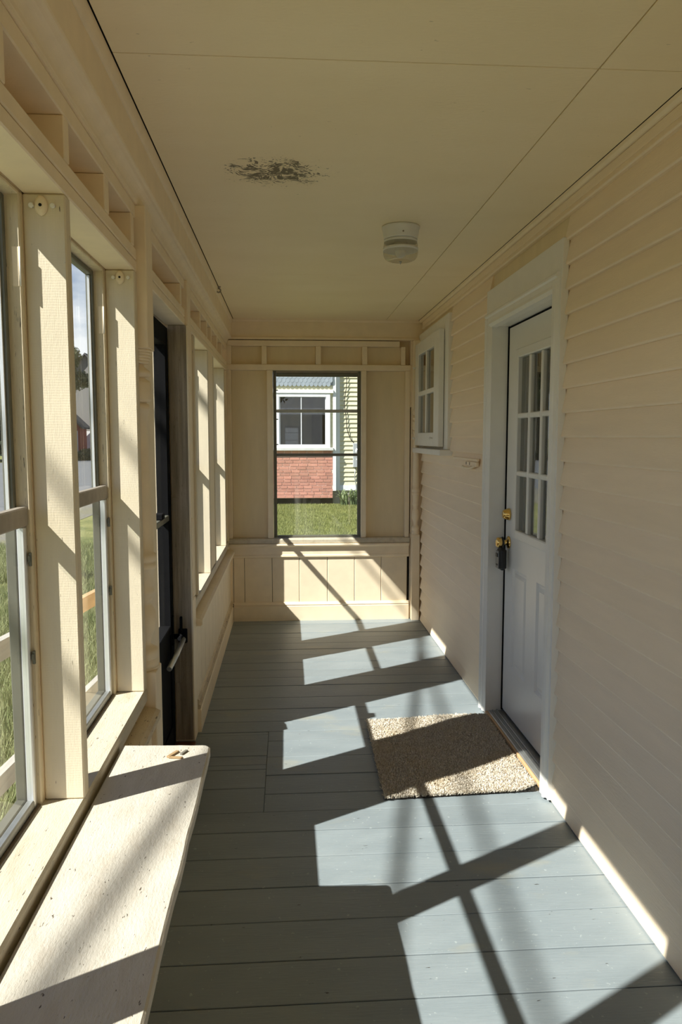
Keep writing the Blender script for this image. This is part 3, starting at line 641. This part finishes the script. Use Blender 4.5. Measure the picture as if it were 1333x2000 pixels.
bm = B(); add_lathe(bm, LX, LY, [(2.2525, .006), (2.249, .006), (2.246, .003), (2.240, .002)], 10); obj('finial', bm, M['alu'], lp)
bm = B(); add_lathe(bm, LX, 2.363, [(LY-.0765, .004), (LY-.079, .004)], 10, 'y'); obj('set_screw', bm, M['midrail'], lp)

# hook screwed into the ceiling by the crown, brackets on the near studs
bm = B(); add_tube(bm, [(-.412, 4.88, 2.40), (-.412, 4.88, 2.388)] + [(-.412+.012*math.sin(a*math.pi/6), 4.88, 2.376-.012*math.cos(a*math.pi/6)*-1) for a in range(0, 12)], .0045, 8)
add_lathe(bm, -.412, 4.88, [(2.3995, .014), (2.394, .013)], 16)
tag(obj('screw_hook', bm, M['midrail']), 'small dark screw hook in the ceiling edge near the far left corner', 'hook')
def stud_bracket(xc, y, z, lab):
    o = empty('blind_bracket', (xc, y, z)); tag(o, lab, 'bracket', None)
    bm = B(); add_lathe(bm, xc, z, [(y, .014), (y-.003, .014), (y-.006, .010), (y-.008, .006)], 16, 'y')
    for v in bm.verts: v.co.z = z+(v.co.z-z)*1.5
    obj('oval_plate', bm, M['cream'], o)
    bm = B(); add_lathe(bm, xc, z, [(y-.0065, .0035), (y-.0095, .0035)], 8, 'y'); obj('hole', bm, M['gap'], o)
    for s in (-.02, .025):
        bm = B(); add_lathe(bm, xc+s, z, [(y, .005), (y-.006, .006), (y-.009, .004)], 10, 'y'); obj('screw_head', bm, M['white'], o)
stud_bracket(-.520, 1.7445, 1.973, 'small painted blind bracket at the top of the near window stud')
stud_bracket(-.514, 2.4995, 1.975, 'small chipped blind bracket at the top of the stud beside the turned post')

# ------------------------------------------------------------------ bench
bn = empty('bench', (-.338, 1.2, 0)); tag(bn, 'worn off-white plank bench along the window sill', 'bench')
bm = B(); x0, x1, yA, yB, zt, th = -.462, -.2165, .25, 2.105, .630, .026
bm2 = bm; pts = [(x0, yA), (x1, yA)]
for i in range(24): pts.append((x1+random.uniform(-.0016, .0012), yA+(yB-.03-yA)*(i+1)/24))
for i in range(1, 6): pts.append((x1-.018*(1-math.cos(i*math.pi/10)), yB-.03+.026*math.sin(i*math.pi/10)))
for i in range(8): pts.append((x1-.022+(x0-x1+.022)*(i+1)/8, yB-.004+random.uniform(-.001, .001)+.012*(i+1)/8))
lo = [bm.verts.new((x, y, zt-th)) for x, y in pts]; mi = [bm.verts.new((x, y, zt-.004)) for x, y in pts]
cx_, cy_ = (x0+x1)/2, (yA+yB)/2
tp = [bm.verts.new((x-math.copysign(.004, x-cx_), y-math.copysign(.004, y-cy_), zt)) for x, y in pts]; k = len(pts)
for A_, C_ in ((lo, mi), (mi, tp)):
    for i in range(k): bm.faces.new((A_[i], A_[(i+1) % k], C_[(i+1) % k], C_[i]))
bm.faces.new(lo[::-1]); bm.faces.new(tp); obj('seat_plank', bm, M['bench'], bn)
for yy in (.45, 1.78): box('leg', -.425, -.365, yy, yy+.04, 0.0015, .6035, M['cream'], bn, .002)
def splinter(name, c, ln, wd, ht, ang, mat, lab, extra=None):
    bm = B(); R = Matrix.Rotation(ang, 3, 'Z')
    add_box(bm, -ln/2, ln/2, -wd/2, wd/2, 0, ht, .0008, R, c)
    if extra:
        l2, w2, a2, off = extra; add_box(bm, -l2/2, l2/2, -w2/2, w2/2, 0, ht*.8, .0008, Matrix.Rotation(a2, 3, 'Z'), (c[0]+off[0], c[1]+off[1], c[2]))
    return tag(obj(name, bm, M[mat]), lab, 'wood chip')
splinter('wood_chip', (-.312, 2.036, .6303), .044, .010, .005, math.radians(62), 'chip', 'forked brown wood chip lying on the far end of the bench', (.036, .009, math.radians(-8), (.010, -.022)))
splinter('wood_chip', (-.284, 2.046, .6303), .028, .008, .005, math.radians(64), 'chip_dark', 'small straight dark wood chip on the bench, beside the forked one')

# ------------------------------------------------------------------ door mat
mt = empty('door_mat', (.71, 3.47, 0)); tag(mt, 'beige shag door mat on the blue-grey floor before the white door', 'mat')
mc = np.array([(.392, 3.020), (1.030, 3.055), (1.045, 3.935), (.405, 3.885)])
bm = B(); nu, nv = 24, 30; grid = []
def matpt(u, v):
    p = mc[0]*(1-u)*(1-v)+mc[1]*u*(1-v)+mc[2]*u*v+mc[3]*(1-u)*v; return p
def matz(u, v): return .010+.004*math.sin(u*7)*math.sin(v*5)+(.022*max(0, u-.9)*10*max(0, .14-v)*7)
for lev in (0, 1): grid.append([[bm.verts.new((*matpt(i/nu, j/nv), .0025+(matz(i/nu, j/nv)-.0025)*lev)) for i in range(nu+1)] for j in range(nv+1)])
for j in range(nv):
    for i in range(nu):
        g = grid[1]; bm.faces.new((g[j][i], g[j][i+1], g[j+1][i+1], g[j+1][i])); g = grid[0]; bm.faces.new((g[j][i], g[j+1][i], g[j+1][i+1], g[j][i+1]))
for i in range(nu): bm.faces.new((grid[0][0][i], grid[0][0][i+1], grid[1][0][i+1], grid[1][0][i])); bm.faces.new((grid[0][nv][i+1], grid[0][nv][i], grid[1][nv][i], grid[1][nv][i+1]))
for j in range(nv): bm.faces.new((grid[0][j+1][0], grid[0][j][0], grid[1][j][0], grid[1][j+1][0])); bm.faces.new((grid[0][j][nu], grid[0][j+1][nu], grid[1][j+1][nu], grid[1][j][nu]))
obj('backing', bm, M['rubber'], mt)
m, n, b, _ = mat_new('shag_pile'); c = mix(n, ramp(n, noise(n, coords(n, (90, 90, 6)), 1.6, 2), .38, .62), (.52, .45, .35), (.84, .79, .70))
c = mix(n, math_(n, 'MULTIPLY', ramp(n, noise(n, coords(n), 5.5, 3), .5, .7), .3), c, (.68, .55, .33))
n.links.new(c, b.inputs['Base Color']); b.inputs['Roughness'].default_value = .95; M['pile'] = m
def np_mesh(name, verts, faces_n, mat, parent=None):
    """verts (N*k, 3) as N separate polygons of k corners"""
    k = faces_n; nv_ = len(verts); me = bpy.data.meshes.new(name)
    me.vertices.add(nv_); me.vertices.foreach_set('co', verts.astype(np.float32).ravel())
    me.loops.add(nv_); me.loops.foreach_set('vertex_index', np.arange(nv_, dtype=np.int32))
    me.polygons.add(nv_//k); me.polygons.foreach_set('loop_start', np.arange(0, nv_, k, dtype=np.int32)); me.polygons.foreach_set('loop_total', np.full(nv_//k, k, np.int32))
    me.update(calc_edges=True); return link_mesh(name, me, mat, parent)
NT = 42000; u = rng.uniform(-.004, 1.004, NT); v = rng.uniform(-.004, 1.004, NT)
base = (mc[0][None]*((1-u)*(1-v))[:, None]+mc[1][None]*(u*(1-v))[:, None]+mc[2][None]*(u*v)[:, None]+mc[3][None]*((1-u)*v)[:, None])
bz = .008+.004*np.sin(u*7)*np.sin(v*5)+.022*np.clip(u-.9, 0, 1)*10*np.clip(.14-v, 0, 1)*7
tri = []
for q in range(2):                                  # every tuft: two crossed ribbons that curl over
    a = rng.uniform(0, 2*np.pi, NT); w_ = .0016; h = rng.uniform(.007, .015, NT); lean = rng.normal(0, .005, (NT, 2))
    p0 = np.c_[base[:, 0]-w_*np.cos(a), base[:, 1]-w_*np.sin(a), bz]; p1 = np.c_[base[:, 0]+w_*np.cos(a), base[:, 1]+w_*np.sin(a), bz]
    p2 = np.c_[base+lean, bz+h]+np.c_[w_*np.cos(a), w_*np.sin(a), 0*a]; p3 = np.c_[base+lean, bz+h]-np.c_[w_*np.cos(a), w_*np.sin(a), 0*a]
    tri.append(np.stack([p0, p1, p2, p3], 1).reshape(-1, 3))
pl = np_mesh('shag_pile', np.concatenate(tri), 4, M['pile'], mt); pl['kind'] = 'stuff'

# ------------------------------------------------------------------ rear end of the porch (behind the camera)
wf = struct('wall_front', (.3, Y0, 0))
box('wall_panel', -.56, XR+.1, Y0-.06, Y0-.03, -.05, .66, M['panel'], wf, 0); box('wall_panel', -.56, XR+.1, Y0-.06, Y0-.03, 2.0, 2.46, M['panel'], wf, 0)
box('wall_panel', -.56, -.16, Y0-.06, Y0-.03, .66, 2.0, M['panel'], wf, 0); box('wall_panel', .63, XR+.1, Y0-.06, Y0-.03, .66, 2.0, M['panel'], wf, 0)
box('window_sill', -.16, .63, Y0-.05, Y0+.0, .63, .66, M['sill'], wf, .002)

# ------------------------------------------------------------------ outdoors
GZ = -.35
def plane(name, x0, x1, y0, y1, z, mat, kind='structure', nx=1, ny=1, fn=None):
    bm = B(); g = [[bm.verts.new((x0+(x1-x0)*i/nx, y0+(y1-y0)*j/ny, z+(fn(x0+(x1-x0)*i/nx, y0+(y1-y0)*j/ny) if fn else 0))) for i in range(nx+1)] for j in range(ny+1)]
    for j in range(ny):
        for i in range(nx): bm.faces.new((g[j][i], g[j][i+1], g[j+1][i+1], g[j+1][i]))
    o = obj(name, bm, M[mat]); o['kind'] = kind; return o
plane('ground', -260, 160, -120, 300, GZ-.03, 'lawn')
plane('lawn', -5.0, 14, -10, 40, GZ, 'lawn')
plane('verge', -7.2, -4.6, -40, 140, GZ+.005, 'gravel')
plane('road', -21, -6.6, -60, 240, GZ+.012, 'asphalt')
plane('far_lawn', -160, -20.5, -60, 240, GZ+.02, 'lawn', nx=40, ny=1, fn=lambda x, y: .022*max(0, -x-21))
def blades(name, n_, fx, h0, h1, wd, mat, z=GZ):
    x, y = fx(n_); n_ = len(x)
    a = rng.uniform(0, 2*np.pi, n_); h = rng.uniform(h0, h1, n_); ln = rng.normal(0, .35, (n_, 2))*h[:, None]
    p0 = np.c_[x-wd*np.cos(a), y-wd*np.sin(a), np.full(n_, z-.01)]; p1 = np.c_[x+wd*np.cos(a), y+wd*np.sin(a), np.full(n_, z-.01)]; p2 = np.c_[x+ln[:, 0], y+ln[:, 1], z+h]
    o = np_mesh(name, np.stack([p0, p1, p2], 1).reshape(-1, 3), 3, M[mat]); o['kind'] = 'stuff'; return o
def f_back(n_):
    y = np.sqrt(rng.uniform(11.0**2, 20.85**2, n_)); x = rng.uniform(-1.0, 2.6, n_); return x, y
tag(blades('grass', 110000, f_back, .03, .075, .006, 'grass'), 'short sunlit green grass before the brick house wing', 'grass')
def f_left(n_):
    y = 2.6+10.5*rng.uniform(0, 1, n_)**.8; x = -y*rng.uniform(.20, .42, n_)-.15; k = (x < -1.345) & (x > -5.2) & (np.hypot(x+3.4, y-9.64) > .25); return x[k], y[k]
tag(blades('grass', 70000, f_left, .05, .16, .005, 'drygrass'), 'rough mixed green and dry grass beside the ramp railing', 'grass')

# ramp with its rails along the left side of the porch
rr = empty('ramp_railing', (-1.25, 3.5, GZ)); tag(rr, 'sloping wooden ramp railing outside the storm windows, grey with a tan end', 'railing')
def rail(name, p0, p1, hw, hh, mat, par):
    bm = B(); p0, p1 = Vector(p0), Vector(p1); d = p1-p0
    vs = []
    for p in (p0, p1): vs.append([bm.verts.new(p+Vector(o)) for o in ((-hw, 0, -hh), (hw, 0, -hh), (hw, 0, hh), (-hw, 0, hh))])
    for i in range(4): bm.faces.new((vs[0][i], vs[0][(i+1) % 4], vs[1][(i+1) % 4], vs[1][i]))
    bm.faces.new(vs[0][::-1]); bm.faces.new(vs[1]); return obj(name, bm, M[mat], par)
def lerp(a, c, t): return [a[i]+(c[i]-a[i])*t for i in range(3)]
U0, U1 = (-1.25, 3.379, .565), (-1.25, 5.309, .430)
rail('top_rail', lerp(U0, U1, -1.2), lerp(U0, U1, .55), .02, .045, 'greywood', rr); rail('top_rail', lerp(U0, U1, .552), lerp(U0, U1, 1.15), .02, .045, 'tanwood', rr)
V0, V1 = (-1.25, 3.314, -.005), (-1.25, 5.309, -.15)
rail('lower_rail', lerp(V0, V1, -1.2), lerp(V0, V1, 1.1), .02, .045, 'greywood', rr)
for t in (-1.18, .50, 1.13):
    p_ = lerp(U0, U1, t); box('rail_post', -1.33, -1.271, p_[1]-.045, p_[1]+.045, GZ-.02, p_[2]+.02, M['greywood'], rr, .003)
rp_ = empty('ramp_deck', (-.95, 3.4, GZ)); tag(rp_, 'weathered plank ramp deck just outside the left windows', 'ramp')
y = .6; k = 0
while y < 5.4:
    zz = -.16-.045*(y-1.0)*.5; box('deck_plank', -1.225, -.62, y, y+.135, zz-.035, zz, M['greywood'], rp_, .003); y += .142

# iris leaves by the foundation
def leaf_clump(name, cx, cy, z, n_, h, lab):
    vs = []
    for i in range(n_):
        a = random.uniform(0, 2*math.pi); r = random.uniform(.2, 1.0)*h*.75; hh = h*random.uniform(.6, 1.05); wd = .016; bx_, by_ = cx+random.uniform(-.28, .28), cy+random.uniform(-.1, .1)
        pr_ = None
        for s in range(5):
            t0, t1 = s/5, (s+1)/5
            def P(t): return np.array((bx_+math.cos(a)*r*t*t, by_+math.sin(a)*r*t*t, z+hh*(1.45*t-.45*t*t*(1+.8*t))))
            px = np.array((-math.sin(a), math.cos(a), 0)); w0, w1 = wd*(1-t0**3), wd*(1-t1**3)
            vs += [P(t0)-px*w0, P(t0)+px*w0, P(t1)+px*w1, P(t1)-px*w1]
    o = np_mesh(name, np.array(vs), 4, M['iris']); tag(o, lab, 'plant')
leaf_clump('iris_clump', 1.70, 20.55, GZ, 90, .62, 'arching sword-leaved clump at the grey foundation of the yellow house')

# neighbouring house
HY = 21.1
hs = empty('neighbor_house', (.6, HY+1, GZ)); tag(hs, 'pale yellow house with a brick wing and white window beyond the lawn', 'house')
box('foundation', 1.25, 4.5, HY+.14, HY+2, GZ-.05, .02, M['concrete'], hs, 0); box('foundation', -2.5, 1.24, HY+.10, HY+2, GZ-.05, -.18, M['ground_base'], hs, 0)
box('wing_wall', -2.5, 1.245, HY+.012, HY+2.0, -.178, 2.75, M['mortar'], hs, 0)
bh, bl = .0865, .235; row = 0; z = -.177
while z < 1.10:
    x = -2.35 - (bl/2 if row % 2 else 0) + random.uniform(-.02, .02); 
    while x < 1.235:
        l_ = bl*random.uniform(.8, 1.15); xe = min(x+l_, 1.243)
        if xe-x > .04:
            dd = random.uniform(-.003, .003); bm = B(); add_box(bm, x+.008, xe-.008, HY+.003+dd, HY+.025, z+.009, z+bh-.008); obj('brick', bm, M['brick'], hs)
        x = xe
    z += bh; row += 1
box('window_ledge', -2.5, 1.262, HY-.10, HY+.03, 1.118, 1.20, M['hblue'], hs, .01)
hw_ = empty('house_window', (.42, HY, 1.2)); hw_.parent = hs; hw_.location = hw_.location-hs.location
for a in ((-.29, -.205, 1.2, 2.66), (1.062, 1.175, 1.2, 2.66), (-.204, 1.061, 2.562, 2.66), (-.204, 1.061, 1.2, 1.285)): box('window_frame', a[0], a[1], HY-.05, HY+.04, a[2], a[3], M['hwhite'], hw_, .006)
for a, c, yy in ((-.203, .40, HY-.036), (.365, 1.060, HY-.014)):
    for s in ((a, a+.022), (c-.022, c)): box('sash_stile', s[0], s[1], yy, yy+.02, 1.286, 2.561, M['hwhite'], hw_, .003)
    pane('sash_pane', a+.02, c-.02, yy+.008, yy+.012, 1.287, 2.56, hw_, 'glass_far')
box('room_shade_sheet', -.28, 1.17, HY+.006, HY+.010, 1.21, 2.65, M['gap'], hw_, 0)  # thin near-black sheet standing in for the unlit room behind the glass
for k in range(13): box('siding', -2.5, -.291, HY-.004, HY+.03, 1.21+.112*k, 1.21+.112*k+.108, M['vinyl'], hs, .004)
for k in range(13): box('siding', 1.176, 1.244, HY-.004, HY+.03, 1.21+.112*k, 1.21+.112*k+.108, M['vinyl'], hs, .004)
box('head_trim', -2.5, 1.262, HY-.07, HY+.03, 2.662, 2.755, M['hwhite'], hs, .006)
box('soffit_band', -2.5, 1.245, HY-.02, HY+.03, 2.756, 2.88, M['vinyl'], hs, .003)
for r_ in range(4):                                     # fish-scale shingle rows
    for k in range(32):
        xc = -2.325+.115*k+(.057 if r_ % 2 else 0); zc = 2.90+.10*r_; bm = B()
        if xc+.056 > 1.248: continue
        pr = [(xc+.056, zc+.17), (xc-.056, zc+.17)] + [(xc-.056*math.cos(i*math.pi/8), zc-.058*math.sin(i*math.pi/8)) for i in range(0, 9)]
        yy = HY-.055+.010*r_*0; A_ = [bm.verts.new((px_, yy-.008*(1 if pz < zc+.1 else .1), pz)) for px_, pz in pr]; C_ = [bm.verts.new((px_, yy+.02, pz)) for px_, pz in pr]
        for i in range(len(pr)): bm.faces.new((A_[i], A_[(i+1) % len(pr)], C_[(i+1) % len(pr)], C_[i]))
        bm.faces.new(A_); bm.faces.new(C_[::-1]); obj('shingle', bm, M['shingle'], hs)
box('gable_wall', -2.5, 1.245, HY-.03, HY+2, 2.885, 5.0, M['shingle'], hs, 0)
box('corner_board', 1.248, 1.335, HY-.02, HY+.12, .02, 5.0, M['hwhite'], hs, .004)
MY = HY+.12
box('corner_board', 1.336, 1.445, MY-.01, MY+.10, .02, 5.0, M['hwhite'], hs, .004)
box('main_wall', 1.336, 4.5, MY+.03, MY+2, .02, 5.0, M['vinyl'], hs, 0)
box('skirt_board', 1.446, 4.5, MY-.02, MY+.03, .022, .168, M['hwhite'], hs, .004)
for k in range(26):
    zb = .17+.1215*k; bm = B(); add_prism(bm, [(MY+.03, zb+.001), (MY-.012, zb+.001), (MY-.012, zb+.008), (MY+.018, zb+.119), (MY+.03, zb+.119)], 1.446, 4.5, 'x'); obj('siding', bm, M['vinyl'], hs)
box('house_roof', -2.8, 4.7, HY-.3, HY+2.2, 5.0, 5.2, M['roofdark'], hs, 0)
em = empty('electric_meter', (1.93, MY-.08, .62)); tag(em, 'grey electric meter box on the yellow siding of the house', 'meter')
box('meter_box', 1.80, 2.10, MY-.12, MY-.013, .66, 1.32, M['meter'], em, .012)
bm = B(); add_lathe(bm, 1.95, 1.10, [(MY-.12, .10), (MY-.15, .10), (MY-.19, .085), (MY-.20, .05)], 24, 'y'); obj('meter_dial', bm, M['alu_bright'], em)
box('meter_label', 1.88, 2.00, MY-.124, MY-.1205, .86, .90, M['hwhite'], em, 0)
bm = B(); add_tube(bm, [(1.87, MY-.05, .66), (1.85, MY-.04, .40), (1.90, MY-.045, .10), (1.88, MY-.05, -.34)], .014, 8); obj('conduit', bm, M['alu'], em)
bm = B(); add_tube(bm, [(1.60+.03*math.sin(i*.9), MY-.045, 3.3-i*.17) for i in range(10)] + [(1.66, MY-.045, 1.62), (1.74, MY-.045, 1.42), (1.83, MY-.05, 1.325)], .011, 6); tag(obj('service_wire', bm, M['cable']), 'loose dark wire hanging down the yellow siding into the meter box', 'wire')

# overhead cables that throw the soft shadow lines
def cable(name, A, C, t, y_lo, y_hi, r, lab, grp):
    A = Vector(A)+SUN*t; C = Vector(C)+SUN*t; d = C-A
    ka, kc = (y_lo-A.y)/d.y, (y_hi-A.y)/d.y; pts = [A+d*(ka+(kc-ka)*i/12) for i in range(13)]
    bm = B(); add_tube(bm, pts, r, 6); tag(obj(name, bm, M['cable']), lab, 'cable', grp); return pts
ca = cable('overhead_cable', (.199, 1.62, 0), (.446, 2.86, 0), 5.6, -9, 9.4, .021, 'black overhead cable strung past the porch towards the yellow house, lower', 'overhead cables')
cb = cable('overhead_cable', (.663, 1.974, 0), (.745, 2.966, 0), 6.6, -9, 9.4, .017, 'black overhead cable strung past the porch towards the yellow house, upper', 'overhead cables')
def upole(x, y, h, lab, arm):
    o = empty('utility_pole', (x, y, GZ)); tag(o, lab, 'pole'); bm = B(); add_lathe(bm, x, y, [(GZ-.02, .13), (h, .10)], 12); obj('pole_shaft', bm, M['pole'], o)
    for p_ in arm:
        if abs(p_[0]-x) > .06 or abs(p_[1]-y) > .06: rail('cross_arm', (min(x, p_[0])-.02 if False else x, y-.05, p_[2]), (p_[0], p_[1]+.05, p_[2]), .05, .05, 'pole', o)
upole(ca[-1].x-.4, ca[-1].y+.3, 7.4, 'brown utility pole carrying cables past the porch', (ca[-1], cb[-1]))
# trees, sheds across the road
def tree(name, x, y, z, h, rad, n_, mat, lab, grp, cone=False, ls=.16, base=.25):
    o = empty(name, (x, y, z)); tag(o, lab, 'tree', grp)
    bm = B(); add_tube(bm, [(x, y, z-.1), (x+.1, y, z+h*.4), (x, y, z+h*.9)], [h*(.012 if cone else .022), h*(.009 if cone else .015), h*.003], 8)
    for i in range(5):
        a = random.uniform(0, 6.28); zz = z+h*random.uniform(.3, .6); add_tube(bm, [(x, y, zz), (x+math.cos(a)*rad*.4, y+math.sin(a)*rad*.4, zz+rad*.4), (x+math.cos(a)*rad*.8, y+math.sin(a)*rad*.8, zz+rad*.6)], [h*.009, h*.006, h*.002], 6)
    obj('trunk', bm, M['bark'], o)
    if cone:
        t = rng.uniform(0, 1, n_)**.75; a = rng.uniform(0, 6.283, n_); rr_ = rad*(t)*(.55+.45*rng.uniform(0, 1, n_))*(.82+.18*np.sin(t*60)); c = np.c_[x+rr_*np.cos(a), y+rr_*np.sin(a), z+h*(1-.985*t)]
    else:
        nb = 26; bc = rng.normal(0, 1, (nb, 3)); bc /= np.linalg.norm(bc, axis=1)[:, None]; bc *= rng.uniform(.35, .95, nb)[:, None]; bc *= np.array((rad*.8, rad*.8, h*(1-base)*.42)); 
        k_ = rng.integers(0, nb, n_); q = rng.normal(0, 1, (n_, 3)); q /= np.linalg.norm(q, axis=1)[:, None]; c = bc[k_]+q*rng.uniform(.5, 1, n_)[:, None]*np.array((rad*.30, rad*.30, rad*.24))+np.array((x, y, z+h*(base+(1-base)*.5)))
    a = rng.normal(0, 1, (n_, 3)); a /= np.linalg.norm(a, axis=1)[:, None]; b_ = np.cross(a, rng.normal(0, 1, (n_, 3))); b_ /= np.linalg.norm(b_, axis=1)[:, None]
    s = ls*rng.uniform(.6, 1.3, n_)[:, None]; f_ = np.stack([c-a*s, c+b_*s*.5, c+a*s, c-b_*s*.5], 1).reshape(-1, 3)
    fo = np_mesh('foliage', f_, 4, M[mat], o); fo['kind'] = 'stuff'
TG = 'trees across the road'
tree('leafy_tree', -16.9, 58, GZ+.2, 11.2, 2.9, 20000, 'leaf', 'grey-green leafy tree beside the barn across the road', TG, ls=.115)
for i, (x, y, h, r, lab) in enumerate(((-22.6, 60, 21, 3.9, 'dark conifer across the road, nearest of the conifers'), (-33, 72, 25, 4.4, 'tallest dark conifer across the road, behind the nearest one'))):
    tree('conifer', x, y, GZ+.3, h, r, 42000, 'conifer', lab, TG, True, .17)
tree('leafy_tree', -3.5, -24, GZ, 13, 5.0, 6000, 'conifer', 'dark tree mirrored in the brick wing window', None, ls=.35)
tree('leafy_tree', 6.5, -22, GZ, 12, 4.4, 6000, 'conifer', 'dark tree behind the porch, on the house side', None, ls=.35)
def bush(x, y, r, lab, grp):
    n_ = 1800; q = rng.normal(0, 1, (n_, 3)); q /= np.linalg.norm(q, axis=1)[:, None]; q[:, 2] = np.abs(q[:, 2]); c = q*rng.uniform(.7, 1.05, n_)[:, None]*np.array((r*1.3, r*1.3, r))+np.array((x, y, GZ+.05))
    a = rng.normal(0, 1, (n_, 3)); a /= np.linalg.norm(a, axis=1)[:, None]; b_ = np.cross(a, rng.normal(0, 1, (n_, 3))); b_ /= np.linalg.norm(b_, axis=1)[:, None]; s = .13
    tag(np_mesh('bush', np.stack([c-a*s, c+b_*s*.6, c+a*s, c-b_*s*.6], 1).reshape(-1, 3), 4, M['leaf']), lab, 'bush', grp)
for i, (x, y, r) in enumerate(((-18.6, 63.0, 1.0), (-15.9, 63.2, 1.3), (-13.3, 63.8, 1.2))): bush(x, y, r*.62, ('low green bush by the red shed across the road', 'low green bush before the barn, the middle of three', 'low green bush before the barn, farthest from the red shed')[i], 'bushes before the barn')
def gabled(name, x0, x1, y0, y1, hw2, hr, wall, lab):
    o = empty(name, ((x0+x1)/2, y0, GZ)); tag(o, lab, 'building'); bm = B(); xm = (x0+x1)/2
    add_prism(bm, [(x0, GZ-.1), (x1, GZ-.1), (x1, hw2), (xm, hr-.15), (x0, hw2)], y0, y1); obj('walls', bm, M[wall], o)
    bm = B()
    for s in (-1, 1):
        e = x0-.3 if s < 0 else x1+.3; add_prism(bm, [(xm, hr), (xm, hr-.14), (e, hw2-.25), (e, hw2-.11)], y0-.3, y1+.3)
    obj('roof', bm, M['roofdark'], o); box('shed_door', xm-.7, xm+.7, y0-.03, y0+.02, GZ, 2.0, M['hwhite'], o, 0)
gabled('barn', -20.5, -13.6, 68, 84, 4.4, 8.6, 'barn', 'weathered grey barn with a steep gable across the road')
gabled('shed', -18.6, -16.9, 64.8, 67.0, 2.4, 3.4, 'redbarn', 'small red shed in front of the grey barn')
